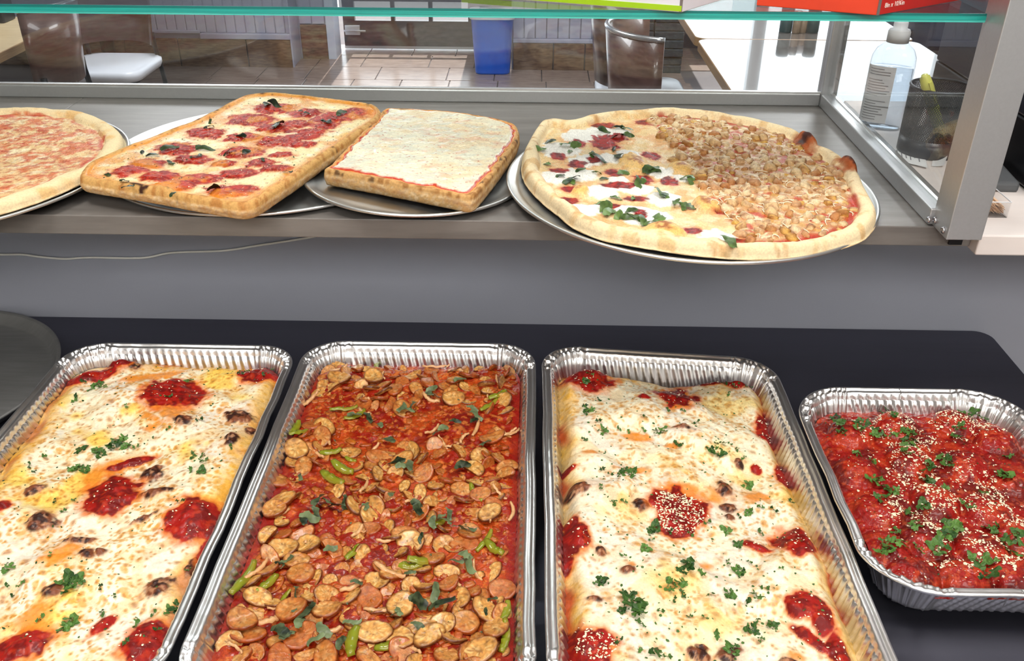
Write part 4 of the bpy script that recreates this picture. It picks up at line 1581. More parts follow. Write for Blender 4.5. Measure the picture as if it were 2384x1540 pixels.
def col_C(X, Y, D):
    n = len(X)
    b = np.tile(S(244, 234, 204), (n, 1))
    b = mixc(b, S(240, 214, 170), ss(0.42, 0.65, fbm(X, Y, 0.035, 81, 3)) * 0.7)
    b = mixc(b, S(226, 222, 200), ss(0.5, 0.68, fbm(X, Y * 1.6, 0.02, 82, 3)) * 0.8)
    b = mixc(b, S(230, 170, 140), ss(0.62, 0.78, fbm(X, Y * 1.5, 0.022, 83, 3)) * 0.45)
    b = mixc(b, S(176, 50, 36), speck(X, Y * 1.5, 0.013, 0.13, 84) * 0.75)
    ed = D + 0.012 * (fbm(X, Y, 0.018, 85, 3) - .5)
    r = ss(0.0125, 0.0095, ed)
    b = mixc(b, S(190, 34, 22), r)
    o = ss(0.0095, 0.0075, ed)
    b = mixc(b, S(226, 156, 84), o)
    e = ss(0.0062, 0.0040, ed)
    c = mixc(np.tile(S(206, 160, 100), (n, 1)), S(164, 114, 62), ss(0.42, 0.66, fbm(X, Y, 0.006, 86, 4)))
    c = mixc(c, CR_DARK, ss(0.70, 0.78, fbm(X, Y, 0.016, 87, 3)) * 0.8)
    out = b * (1 - e[:, None]) + c * e[:, None]
    return out, 0.24 + 0.5 * e


def eh_C(x, y, d):
    return 0.0028 * ss(0.009, 0.013, d + 0.008 * (fbm(x, y, 0.018, 85, 3) - .5)) + 0.0012 * fbm(x, y, 0.014, 88, 2)


PC = build_pizza('square_pizza', 'thick square pizza covered with white melted cheese', polyC, LZ + 0.0135, 0.0205, 0.0045, 0.001, col_C, tilt=(tC[0] * 0.5, 0, cC[0], 1.17), extra_h=eh_C, edge_drop=0.85, mats=('crust', 'cheese'), edge_r=0.004, foot_in=0.003)

# --- D: half ricotta-and-basil, half breaded chicken
zD = LZ + 0.026
polyD = px_poly([(1216, 372), (1222, 345), (1246, 302), (1262, 286), (1292, 281), (1330, 282), (1400, 265), (1500, 254), (1580, 250), (1660, 257), (1750, 270), (1830, 288), (1880, 310), (1908, 330), (1942, 344), (1975, 366), (2002, 392), (2020, 425), (2038, 458), (2046, 482), (2036, 507), (2004, 533),
                 (1936, 555), (1846, 571), (1750, 577), (1642, 572), (1552, 562), (1454, 548), (1396, 537), (1336, 512), (1296, 482), (1262, 455), (1232, 424), (1218, 398)], zD, 460)
# line where the two halves meet
h0, h1 = pz(1490, 256, zD)[:2], pz(1760, 590, zD)[:2]
hd = (h1 - h0) / np.linalg.norm(h1 - h0)
hn = np.array([hd[1], -hd[0]])          # points to the chicken side
hn = hn if hn[0] > 0 else -hn


def side_D(X, Y):
    return (X - h0[0]) * hn[0] + (Y - h0[1]) * hn[1] + 0.03 * (fbm(X, Y, 0.03, 91, 2) - .5) - 0.006


ricD = [(1350, 310, 42, 16), (1300, 345, 48, 18), (1400, 300, 40, 12), (1370, 368, 40, 14), (1442, 300, 30, 10), (1290, 408, 36, 18), (1350, 400, 40, 15), (1420, 362, 42, 12), (1465, 350, 30, 10), (1535, 392, 34, 13), (1480, 430, 44, 14), (1548, 452, 42, 17), (1400, 440, 48, 15), (1340, 485, 48, 15), (1470, 480, 46, 12), (1530, 492, 36, 12),
        (1670, 540, 44, 20), (1440, 412, 26, 10), (1500, 508, 40, 9), (1390, 480, 26, 10), (1590, 405, 22, 9)]
sauD = [(1345, 329, 20, 8), (1408, 325, 34, 16), (1440, 312, 22, 8), (1300, 360, 18, 7), (1343, 378, 22, 8), (1300, 393, 24, 7), (1385, 367, 20, 9), (1517, 352, 20, 10), (1430, 393, 22, 9), (1495, 408, 24, 9), (1442, 425, 44, 7), (1322, 462, 26, 9), (1420, 470, 30, 7), (1490, 490, 16, 10), (1380, 514, 32, 8), (1330, 435, 22, 8),
        (1670, 470, 22, 16), (1612, 525, 22, 9), (1480, 452, 32, 6), (1560, 412, 20, 9), (1408, 285, 30, 7), (1590, 258, 60, 8), (1520, 275, 40, 8), (1730, 548, 20, 8), (1900, 300, 22, 7)]
bubD = [(1477, 376, 34, 20), (1645, 468, 30, 16), (1548, 530, 48, 16), (1350, 445, 20, 9), (1585, 384, 30, 10)]
charD = [(1878, 322, 26, 11), (1985, 378, 24, 12)]


def col_D_pale(X, Y, D):
    n = len(X)
    sd = ss(-0.004, 0.006, side_D(X, Y))
    # cheese half
    a = np.tile(S(240, 204, 144), (n, 1))
    a = mixc(a, S(230, 160, 100), ss(0.45, 0.7, fbm(X, Y, 0.02, 92, 3)) * 0.6)
    a = mixc(a, S(244, 224, 184), ss(0.5, 0.7, fbm(X, Y, 0.012, 93, 3)) * 0.6)
    fs = blob_field(X, Y, sauD, zD, 0.45, 0.008, 94)
    fr = blob_field(X, Y, ricD, zD, 0.35, 0.010, 95)
    a = mixc(a, S(220, 110, 66), ss(1.5, 1.0, fs) * 0.5)
    r = ss(1.05, 0.9, fr)
    a = a * (1 - r[:, None]) + (np.tile(S(250, 245, 234), (n, 1)) * (0.94 + 0.06 * vn(X, Y, 0.004, 4))[:, None]) * r[:, None]
    s = ss(1.05, 0.9, fs)
    sc = mixc(np.tile(S(172, 34, 24), (n, 1)), S(112, 18, 14), ss(0.4, 0.65, fbm(X, Y, 0.005, 96, 2)))
    a = a * (1 - s[:, None]) + sc * s[:, None]
    # chicken half
    b = np.tile(S(208, 162, 110), (n, 1))
    b = mixc(b, S(240, 220, 180), ss(0.48, 0.64, fbm(X, Y, 0.010, 97, 3)) * 0.75)
    b = mixc(b, S(178, 104, 60), ss(0.56, 0.68, fbm(X, Y, 0.008, 98, 3)) * 0.7)
    b = mixc(b, S(206, 150, 60), ss(0.62, 0.72, fbm(X, Y, 0.014, 99, 2)) * 0.6)
    b = mixc(b, S(186, 52, 34), ss(0.62, 0.72, fbm(X, Y, 0.013, 100, 3)) * 0.8)
    out = a * (1 - sd[:, None]) + b * sd[:, None]
    # bare sauce ring inside the crust on the chicken side, front and right
    w = 0.021 + 0.010 * (fbm(X, Y, 0.03, 101, 2) - .5)
    ring = ss(w + 0.016, w + 0.006, D) * sd * ss(0.25, 0.5, fbm(X, Y, 0.035, 102, 2))
    out = mixc(out, S(178, 34, 18), ring * 0.9)
    cr = ss(w + 0.002, w - 0.002, D)
    c = mixc(np.tile(S(244, 220, 176), (n, 1)), S(220, 176, 116), ss(0.55, 0.75, fbm(X, Y, 0.02, 103, 3)) * 0.75)
    c = mixc(c, S(196, 140, 84), ss(0.68, 0.8, fbm(X, Y, 0.012, 104, 3)) * 0.6)
    out = out * (1 - cr[:, None]) + c * cr[:, None]
    fb = blob_field(X, Y, bubD, zD, 0.3, 0.010, 105)
    m = ss(1.05, 0.8, fb)
    cb = mixc(np.tile(S(236, 190, 112), (n, 1)), S(168, 100, 44), ss(0.7, 0.3, fb) * ss(0.35, 0.6, fbm(X, Y, 0.006, 106, 3)))
    out = out * (1 - m[:, None]) + cb * m[:, None]
    fc = blob_field(X, Y, charD, zD, 0.5, 0.010, 107)
    out = mixc(out, S(176, 90, 44), ss(1.7, 1.0, fc))
    out = mixc(out, S(66, 28, 18), ss(0.95, 0.5, fc))
    return out, 0.38 + 0.32 * cr - 0.05 * s


def eh_D(x, y, d):
    fr = blob_field(x, y, ricD, zD, 0.3, 0.010, 95)
    fb = blob_field(x, y, bubD + charD, zD, 0.15, 0.010, 105)
    sd = ss(0, 0.01, side_D(x, y))
    return 0.0022 * ss(1.1, 0.7, fr) * (1 - sd) + 0.011 * np.sqrt(np.clip(1 - (fb / 1.05) ** 2, 0, 1)) * (fb < 1.05) + 0.004 * sd * ss(0.022, 0.04, d) * fbm(x, y, 0.012, 108, 3)


PD = build_pizza('half_and_half_pizza', 'large round pizza, half white cheese with basil and half breaded chicken', polyD, LZ + 0.0095, 0.009, 0.0115, 0.0095, col_D_pale, tilt=(tD[0], 0, cD[0], 1.15), extra_h=eh_D)
bD = [(1440, 299, 1.3), (1460, 303, 1.3), (1450, 296, 1.0), (1462, 318, 1.3), (1440, 322, 1.2), (1406, 312, 1.3), (1280, 333, 1.2), (1318, 340, 1.3), (1340, 344, 1.2), (1328, 356, .8), (1380, 363, 1.2), (1392, 371, 1.4), (1430, 350, 1.2), (1436, 369, 1.6), (1255, 355, 1.2), (1275, 386, 1.0), (1452, 404, 1.4), (1515, 403, 1.6), (1525, 407, 1.3), (1485, 428, 1.7),
      (1496, 425, 1.3), (1330, 424, 1.6), (1335, 426, 1.1), (1597, 420, 1.5), (1608, 424, 1.3), (1538, 455, 1.6), (1545, 458, 1.2), (1570, 478, 1.6), (1603, 485, 1.4), (1590, 484, 1.1), (1410, 491, 1.5), (1420, 500, 1.5), (1440, 507, 1.4), (1455, 512, 1.4), (1480, 515, 1.5), (1495, 521, 1.6), (1515, 517, 1.4), (1535, 513, 1.3), (1395, 474, 1.0), (1434, 465, 1.1), (1695, 567, 1.6), (1405, 419, .9), (1304, 412, .9), (1352, 400, .7), (1390, 405, .8), (1475, 466, .9), (1470, 498, 1.0)]
strew('basil_leaf', RIB_['basil_fresh'], PD, [(x, y, k * 1.05) for x, y, k in bD], zD, tilt=0.35)


def chunk(rg_, s):
    """irregular breaded cube"""
    bm = bmesh.new()
    bmesh.ops.create_cube(bm, size=1.0)
    bmesh.ops.subdivide_edges(bm, edges=bm.edges, cuts=2, use_grid_fill=True)
    sx, sy, sz = rg_.uniform(.7, 1.25), rg_.uniform(.7, 1.2), rg_.uniform(.55, .85)
    for v in bm.verts:
        p = Vector(v.co)
        q = p.normalized() * 0.62
        p = p.lerp(q, 0.6)
        v.co = Vector((p.x * sx * s, p.y * sy * s, p.z * sz * s)) * rg_.uniform(0.84, 1.16)
    V = np.array([v.co[:] for v in bm.verts])
    F = np.array([[v.index for v in f.verts] for f in bm.faces])
    bm.free()
    V[:, 2] -= V[:, 2].min() * 0.55
    return V, F


CH = []
for k in range(9):
    V, F = chunk(lv, lv.uniform(0.0075, 0.0130))
    b = np.tile((S(222, 184, 132), S(196, 142, 88), S(232, 204, 160), S(220, 172, 88), S(188, 128, 76))[k % 5], (len(V), 1))
    b = mixc(b, S(140, 78, 38), ss(0.5, 0.8, vn(V[:, 0], V[:, 1] + V[:, 2], 0.005, k)) * 0.8)
    CH.append(mesh('chicken_piece', V, [F], col=b, rg=np.full(len(V), .5), mats=(M['chicken'],)))
pts = []
for q in inside_pts(polyD, 4000, 121, 0.026, lambda x, y: side_D(x, y) > 0.0):
    if all((q[0] - p[0]) ** 2 + (q[1] - p[1]) ** 2 > 0.0118 ** 2 for p in pts):
        pts.append(q)
    if len(pts) >= 285:
        break
strew('chicken_piece', CH, PD, pts, None, lift=-0.0027, scale=(0.7, 1.25), tilt=0.5)
# shreds of melted cheese over the chicken
sq = inside_pts(polyD, 200, 123, 0.026, lambda x, y: side_D(x, y) > 0.0)
Vs, Fs, cnt = [], [], 0
for q in sq:
    L, a = lv.uniform(.006, .018), lv.uniform(0, 6.28)
    P_ = []
    for t in np.linspace(-.5, .5, 5):
        x, y = q[0] + t * L * math.cos(a) + 0.002 * math.sin(6 * t + a), q[1] + t * L * math.sin(a) + 0.002 * math.cos(5 * t)
        P_.append((x, y, 0))
    P_ = np.array(P_)
    P_[:, 2] = PD.top(P_[:, 0], P_[:, 1]) + np.array([.0002, .0012, .0016, .0012, .0002])
    v, f = tube_vf(P_, [.0003, .0006, .0007, .0006, .0003], 5, False)
    Vs.append(v - PD.off)
    Fs.append(f[0] + cnt)
    cnt += len(v)
M['shred'] = mat('melted_cheese_shred', S(246, 232, 200), 0.35)
o = link('cheese_shreds', mesh('cheese_shreds', np.vstack(Vs), [np.vstack(Fs)], mats=(M['shred'],)), PD.e)
o['kind'] = 'stuff'

# ------------------------------------------------------------------ foil pans


def foil_pan(name, label, c, hx, hy, zrim, depth, rc, seed, tilt=(0, 0), slant=0.25, side_period=0.0105):
    """crimped foil steam pan; rim at zrim (at its centre), tilt = rise per metre along x, y"""
    r = np.random.default_rng(seed)
    zb = zrim - depth
    e = empty(name, (c[0], c[1], zb), label, 'foil pan', 'foil pans on the prep table')
    out, nor = rounded_rect(hx, hy, rc, 90, 330)
    n = len(out)
    s = np.r_[0, np.cumsum(np.hypot(*np.diff(np.vstack([out, out[:1]]), axis=0).T))][:n]
    # 1 where the wall is straight, 0 around the corners
    straight = np.maximum(ss(hy - rc, hy - rc - 0.012, np.abs(out[:, 1])), ss(hx - rc, hx - rc - 0.012, np.abs(out[:, 0])))
    corner = 1 - straight
    crim = np.interp(np.arange(n) * 1.0, np.arange(0, n + 3, 3), r.uniform(-1, 1, len(np.arange(0, n + 3, 3))))
    crim2 = np.interp(np.arange(n) * 1.0, np.arange(0, n + 5, 5), r.uniform(-1, 1, len(np.arange(0, n + 5, 5))))
    wave = np.interp(s, np.arange(0, s[-1] + .08, .04), r.uniform(-1, 1, len(np.arange(0, s[-1] + .08, .04))))
    dent = np.interp(s, np.arange(0, s[-1] + .02, .012), r.uniform(-1, 1, len(np.arange(0, s[-1] + .02, .012))))
    prof = [(0.0035, depth - .0062), (0.0008, depth - .0045), (0.0, depth - .0025), (0.0006, depth - .0006), (0.0022, depth), (0.0040, depth - .0004), (0.0052, depth - .0022), (0.0066, depth - .0026), (0.0080, depth - .0018),
            (0.0105, depth - .0022), (0.0122, depth - .0036), (0.0130, depth - .0070), (0.0142, depth - .0105)]
    nr = len(prof)
    wall = []
    for t in np.linspace(0, 1, 9):
        wall.append((0.0158 + t * 0.0165, depth - .0120 - t * (depth - .0165)))
    wall += [(0.0345, 0.0024), (0.038, 0.0006), (0.045, 0.0004), (0.09, 0.0004)]
    rings = []
    for k, (ins, z) in enumerate(prof + wall):
        q = np.full(n, ins)
        zz = np.full(n, z)
        if 4 <= k < nr:
            zz = zz + corner * crim * 0.0022 * (0.45 if k < 6 else 1) + straight * dent * 0.00025
            q = q + corner * crim2 * 0.0011
        if k >= nr - 2:
            w = 1.0 if k >= nr else 0.5
            fade = 1.0 if k < nr + 9 else 0.0
            ph = 2 * np.pi * (s / side_period + slant * (depth - z) / side_period * np.sign(1))
            rib = np.clip(np.sin(ph) * 1.6, -1, 1)
            q = q + w * fade * (straight * rib * 0.0011 + corner * (crim * 0.0018 + crim2 * 0.0012))
        q = q + wave * 0.0009 * (1 if k < nr else 0.6)
        zz = zz + wave * 0.0006 * (z / depth)
        p = out - nor * q[:, None]
        p[:, 0] = np.where(np.abs(p[:, 0]) < 0.001, 0, p[:, 0])
        rings.append(np.c_[p, zz])
    V = np.vstack(rings)
    V[:, 2] += (V[:, 0] * tilt[0] + V[:, 1] * tilt[1]) * (V[:, 2] / depth)
    k = np.arange(n)
    k2 = (k + 1) % n

    def quads(a, b):
        return np.vstack([np.c_[j * n + k, j * n + k2, (j + 1) * n + k2, (j + 1) * n + k] for j in range(a, b)])
    R1 = nr - 1
    a = V[:(R1 + 1) * n]
    link('rolled_rim', mesh('rolled_rim', a, [quads(0, R1)], mats=(M['foil_rim'],)), e)
    b = V[R1 * n:]
    m = len(b) // n
    F = np.vstack([np.c_[j * n + k, j * n + k2, (j + 1) * n + k2, (j + 1) * n + k] for j in range(m - 1)])
    link('pan_body', mesh('pan_body', b, [F, [(m - 1) * n + i for i in range(n)]], mats=(M['foil'],)), e)
    Q = Pizza()
    Q.e, Q.c, Q.hx, Q.hy, Q.zrim, Q.depth, Q.zb, Q.tilt, Q.rc = e, c, hx, hy, zrim, depth, zb, tilt, rc
    return Q


def dish(name, label, pan, level, hfun, colour, matname, step=0.0013, cat='food', inset=0.0200, rough=None):
    """what fills a pan: a height field between the pan's walls, level = surface below the rim"""
    hx, hy = pan.hx - inset, pan.hy - inset
    r = pan.rc - inset * 0.75
    nx, ny = int(2 * hx / step), int(2 * hy / step)
    gx, gy = np.meshgrid(np.linspace(-hx, hx, nx), np.linspace(-hy, hy, ny))
    x, y = gx.ravel().copy(), gy.ravel().copy()
    # pull the corners of the grid onto the rounded corners
    ax, ay = np.abs(x) - (hx - r), np.abs(y) - (hy - r)
    cm = (ax > 0) & (ay > 0)
    dd = np.hypot(ax, ay)
    big = np.maximum(ax, ay)
    k = np.where(cm & (dd > 1e-9), big / np.maximum(dd, 1e-9), 1.0)
    x = np.where(cm, np.sign(x) * (hx - r + ax * k), x)
    y = np.where(cm, np.sign(y) * (hy - r + ay * k), y)

    def edge(px_, py_):
        qx, qy = np.abs(px_) - (hx - r), np.abs(py_) - (hy - r)
        return -(np.hypot(np.maximum(qx, 0), np.maximum(qy, 0)) + np.minimum(np.maximum(qx, qy), 0) - r)
    z0 = pan.zrim - level

    def top(X, Y):
        X, Y = np.atleast_1d(np.asarray(X, float)), np.atleast_1d(np.asarray(Y, float))
        lx, ly = X - pan.c[0], Y - pan.c[1]
        d = edge(lx, ly)
        return z0 + lx * pan.tilt[0] + ly * pan.tilt[1] + hfun(X, Y, d)
    X, Y = x + pan.c[0], y + pan.c[1]
    d = edge(x, y)
    Z = top(X, Y)
    col, rg = colour(X, Y, d)
    e = empty(name, (pan.c[0], pan.c[1], pan.zb + 0.003), label, cat)
    off = np.array([pan.c[0], pan.c[1], pan.zb + 0.003])
    i, j = np.meshgrid(np.arange(nx - 1), np.arange(ny - 1))
    a = (j * nx + i).ravel()
    F = np.c_[a, a + 1, a + nx + 1, a + nx]
    V = np.c_[X, Y, Z]
    # skirt down to the pan floor
    rim = np.r_[np.arange(nx), np.arange(1, ny) * nx + nx - 1, (ny - 1) * nx + np.arange(nx - 2, -1, -1), np.arange(ny - 2, 0, -1) * nx]
    sk = V[rim].copy()
    sk[:, :2] = pan.c + (sk[:, :2] - pan.c) * np.array([1 - 0.022 / hx, 1 - 0.022 / hy])
    sk[:, 2] = pan.zb + 0.006
    m = len(rim)
    b = len(V) + np.arange(m)
    b2 = np.roll(b, -1)
    r2 = np.roll(rim, -1)
    Fs = np.c_[r2, rim, b, b2]
    V = np.vstack([V, sk])
    col = np.vstack([col, col[rim]])
    rg = np.r_[rg, rg[rim]]
    Q = Pizza()
    Q.e, Q.off, Q.top, Q.z = e, off, top, z0
    nm = {'cheese': 'cheese_layer', 'sauce': 'sauce_layer'}[matname]
    link(nm, mesh(nm, V - off, [F, Fs, list(b[::-1])], col=col, rg=rg, mats=(M[matname],)), e)
    a = [(-hx, -hy), (hx, -hy), (hx, hy), (-hx, hy)]
    Q.poly = np.array(a) + pan.c
    return Q


P1 = foil_pan('foil_pan', 'full-size foil pan holding the cheese bake at far left', np.array([-0.4695, 0.7880]), 0.1585, 0.287, 0.943, 0.070, 0.055, 1)
P2 = foil_pan('foil_pan', 'full-size foil pan holding the sliced sausage and peppers', np.array([-0.1455, 0.7980]), 0.1585, 0.292, 0.943, 0.070, 0.055, 2)
P3 = foil_pan('foil_pan', 'full-size foil pan holding the cheese bake beside the smallest pan', np.array([0.1800, 0.7890]), 0.1590, 0.290, 0.940, 0.068, 0.055, 3, tilt=(-0.055, 0))
P4 = foil_pan('foil_pan', 'smallest foil pan, holding meatballs in red sauce', np.array([0.4800, 0.8130]), 0.1430, 0.178, 0.945, 0.060, 0.070, 4, slant=0.45)

# --- cheese bakes
zF = 0.925


def bake(seed, sauce, orange, meat, brown_amt, yellow_amt, red_edge=0.6, sdark=0.35, few=0.06):
    def colour(X, Y, d):
        n = len(X)
        b = np.tile(S(247, 236, 204), (n, 1))
        # broad yellow, fat-soaked cheese against whiter cheese
        b = mixc(b, S(246, 210, 104), ss(0.52, 0.72, fbm(X, Y, 0.055, seed, 4)) * yellow_amt)
        b = mixc(b, S(238, 226, 208), ss(0.52, 0.66, fbm(X, Y, 0.045, seed + 1, 4)) * 0.7)
        # small golden blisters, in drifts
        dr = ss(0.40, 0.62, fbm(X, Y, 0.05, seed + 2, 2))
        wx, wy = X + 0.004 * (vn(X, Y, 0.008, seed + 30) - .5), Y + 0.004 * (vn(X, Y, 0.008, seed + 31) - .5)
        b = mixc(b, S(228, 176, 92), ss(0.52, 0.66, fbm(X, Y, 0.020, seed + 3, 4)) * 0.5 * brown_amt)
        for sz, th, sd_ in ((0.015, 0.34, 32), (0.009, 0.36, 33), (0.006, 0.38, 34)):
            wd, wc = worley(wx, wy, sz, seed + sd_)
            rad = th * (0.35 + 0.9 * wc)
            on = (wc > 0.64 + few - 0.40 * dr)
            b = mixc(b, S(222, 158, 60), ss(rad, rad * 0.6, wd) * on * brown_amt * (0.5 + 0.4 * dr))
            b = mixc(b, S(156, 88, 32), ss(rad * 0.6, rad * 0.25, wd) * on * (wc > 0.75) * brown_amt * 0.75)
        fo = blob_field(X, Y, orange, zF, 0.6, 0.014, seed + 5)
        b = mixc(b, S(232, 140, 40), ss(1.15, 0.45, fo) * 0.9)
        # sauce seeping up at the wall
        we = fbm(X, Y, 0.035, seed + 6, 2)
        eg = ss(0.014, 0.002, d + 0.014 * (0.5 - we) * 2)
        b = mixc(b, S(234, 176, 60), ss(0.030, 0.008, d + 0.02 * (0.5 - we)) * 0.75)
        b = mixc(b, S(184, 56, 18), eg * ss(0.40, 0.62, fbm(X, Y, 0.05, seed + 7, 2)) * red_edge)
        fm = blob_field(X, Y, meat, zF, 0.5, 0.009, seed + 8)
        m = ss(1.15, 0.8, fm)
        b = mixc(b, S(220, 160, 110), ss(1.9, 1.1, fm) * 0.35)
        mc = mixc(np.tile(S(122, 66, 38), (n, 1)), S(52, 24, 16), ss(0.42, 0.62, fbm(X, Y, 0.006, seed + 9, 3)))
        mc = mixc(mc, S(206, 150, 110), ss(0.62, 0.74, fbm(X, Y, 0.004, seed + 10, 2)) * 0.6)
        b = b * (1 - m[:, None]) + mc * m[:, None]
        fs = blob_field(X, Y, sauce, zF, 0.35, 0.014, seed + 11)
        b = mixc(b, S(226, 112, 34), ss(1.40, 1.0, fs) * 0.8)
        s = ss(1.06, 0.94, fs)
        sc = mixc(np.tile(S(158, 18, 6), (n, 1)), S(104, 8, 4), ss(0.40, 0.62, fbm(X, Y, 0.008, seed + 12, 3)) * (0.5 + sdark))
        sc = mixc(sc, S(196, 56, 18), ss(0.60, 0.74, fbm(X, Y, 0.005, seed + 13, 2)) * 0.5)
        b = b * (1 - s[:, None]) + sc * s[:, None]
        rg = 0.45 + 0.12 * vn(X, Y, 0.01, seed) + 0.05 * s
        return b, rg

    def height(X, Y, d):
        z = (fbm(X, Y, 0.075, seed + 20, 2) - 0.5) * 0.020 + (fbm(X, Y, 0.022, seed + 21, 3) - 0.5) * 0.0065 + (fbm(X, Y, 0.006, seed + 22, 2) - 0.5) * 0.0013
        fs = blob_field(X, Y, sauce, zF, 0.2, 0.014, seed + 11)
        fm = blob_field(X, Y, meat, zF, 0.3, 0.009, seed + 8)
        z = z + 0.0035 * ss(1.1, 0.3, fs) + (fs < 1.1) * (fbm(X, Y, 0.004, seed + 23, 2) - 0.5) * 0.0016
        z = z + 0.0045 * ss(1.2, 0.3, fm) + (fm < 1.1) * (fbm(X, Y, 0.004, seed + 24, 2) - 0.5) * 0.0025
        z = z - 0.0075 * ss(0.020, 0.0, d) ** 1.3
        return z
    return colour, height


s1 = [(402, 920, 68, 32), (602, 866, 44, 24), (205, 880, 62, 13, 20), (256, 1152, 64, 46), (455, 1212, 68, 46), (486, 1275, 30, 42), (345, 1495, 62, 52), (40, 1502, 74, 34, 25), (4, 1186, 18, 18), (236, 1452, 16, 30, -20), (300, 1075, 52, 9, 28), (280, 855, 30, 10)]
o1 = [(390, 960, 60, 40), (250, 1090, 90, 22, 30), (215, 1110, 40, 30), (350, 1000, 18, 10), (420, 845, 160, 16), (655, 925, 22, 60), (500, 1330, 26, 70), (150, 1300, 60, 22, 35), (470, 1370, 30, 60), (10, 1060, 60, 20), (350, 880, 90, 10, 20), (70, 1460, 50, 60), (520, 1150, 16, 50)]
m1 = [(97, 1217, 33, 24), (206, 1298, 20, 12), (235, 1292, 14, 9), (371, 1365, 34, 24), (121, 1382, 24, 16), (352, 1155, 46, 9, 12), (184, 1263, 34, 8, 10), (556, 966, 40, 14), (430, 985, 22, 12), (300, 856, 40, 12), (356, 1100, 26, 16), (80, 1140, 28, 10, 20), (440, 1315, 12, 26), (540, 1028, 14, 14), (590, 995, 22, 10), (330, 1210, 34, 6, 40)]
cf, hf_ = bake(200, s1, o1, m1, 0.82, 1.0)
F1 = dish('cheese_bake', 'cheese-topped bake with red sauce spots and brown meat, at far left', P1, 0.0165, hf_, cf, 'cheese')
s3 = [(1368, 882, 58, 30), (1578, 912, 48, 30), (1584, 1172, 64, 44), (1578, 1205, 52, 26), (1335, 1262, 44, 34), (1305, 1306, 32, 28), (1330, 1218, 18, 16), (1342, 1510, 82, 52), (1852, 1238, 46, 38), (1772, 1252, 34, 14, -30), (1310, 1088, 34, 8), (1800, 960, 30, 44, -20), (1835, 1060, 22, 40, -20), (1886, 1395, 40, 34), (1855, 1400, 22, 26), (1912, 1420, 26, 50), (1500, 928, 14, 7), (1720, 872, 40, 14), (1900, 1470, 20, 44, 40), (1956, 1500, 26, 50), (1650, 868, 60, 10), (1765, 1066, 12, 9)]
o3 = [(1600, 1130, 110, 20), (1650, 1300, 26, 16), (1575, 945, 20, 8), (1566, 1030, 26, 8), (1480, 1010, 40, 12), (1840, 1090, 14, 40), (1300, 1430, 20, 60), (1480, 1090, 40, 12), (1380, 1060, 26, 10), (1770, 1130, 40, 18), (1860, 1510, 40, 14), (1470, 1320, 14, 14)]
m3 = [(a, b, c * .72, d * .72, *e) for a, b, c, d, *e in [(1492, 1170, 26, 20), (1345, 1145, 46, 20, 10), (1702, 1160, 30, 14), (1690, 1120, 26, 26), (1590, 1000, 34, 8, -10), (1396, 1290, 18, 16), (1700, 1500, 40, 26), (1630, 1505, 34, 18), (1640, 1490, 26, 10), (1460, 1335, 24, 16), (1385, 1405, 26, 12), (1700, 1180, 18, 10), (1840, 1530, 34, 20), (1725, 1060, 16, 12)]]
cf, hf3 = bake(300, s3, o3, m3, 0.62, 0.62, 0.9, few=0.16)


def h3(X, Y, d):
    # breaded cutlets under the cheese
    return hf3(X, Y, d) + 0.010 * (ss(0.30, 0.70, fbm(X, Y, 0.085, 340, 1)) - 0.55) - 0.010 * ss(0.022, 0.0, d)


F3 = dish('cheese_bake', 'cheese-topped cutlet bake with red sauce domes, between the sausage and the meatballs', P3, 0.0200, h3, cf, 'cheese')

# parsley, first as sprigs and leaves one can pick apart, then as flecks
g1 = [(228, 898, 1.6), (215, 905, 1.3), (240, 903, 1.5), (195, 893, 1.0), (176, 925, 0.9), (175, 935, 1.0), (280, 1025, 1.7), (265, 1040, 1.6), (295, 1042, 1.6), (318, 1043, 1.0), (225, 1052, 1.4), (235, 1060, 1.2), (190, 1052, 1.2), (180, 1062, 1.0), (170, 1095, 1.5), (185, 1090, 1.4), (200, 1098, 1.3), (165, 1352, 1.7), (175, 1362, 1.6), (150, 1358, 1.4), (160, 1372, 1.3),
      (410, 1418, 1.4), (398, 1428, 1.2), (165, 1452, 1.5), (150, 1462, 1.2), (18, 1326, 1.3), (92, 1445, 1.0), (450, 1062, 1.2), (468, 1072, 1.2), (480, 1076, 1.0), (470, 1100, 1.2), (446, 1100, 1.0), (465, 981, 1.1), (395, 925, 1.1), (440, 890, 1.2), (575, 868, 1.1), (560, 873, 1.0), (612, 876, 0.9), (636, 860, 0.9), (105, 1068, 1.0), (68, 1088, 1.0), (80, 1103, 0.9), (295, 945, .9), (50, 1365, 1.1), (18, 1368, .9),
      (238, 1432, 1.1), (318, 1455, 1.1), (130, 1168, .9), (172, 1168, .9), (148, 1193, .9), (420, 1168, 1.1), (270, 1394, .7), (118, 1298, .8), (365, 1470, .8), (295, 1495, .9), (535, 1038, .8), (390, 1000, .8), (232, 1370, .9), (356, 1430, .8), (30, 1392, .7), (510, 860, .7), (448, 1355, .8), (440, 1338, .8)]
big = lambda g: [(x, y, k * 0.62) for x, y, k in g if k >= 1.15]
sml = lambda g: [(x, y, k * 0.9) for x, y, k in g if k < 1.15]
strew('parsley_sprig', SPR, F1, big(g1), F1.z, tilt=0.3)
strew('parsley_leaf', LEAF, F1, sml(g1), F1.z, tilt=0.3)
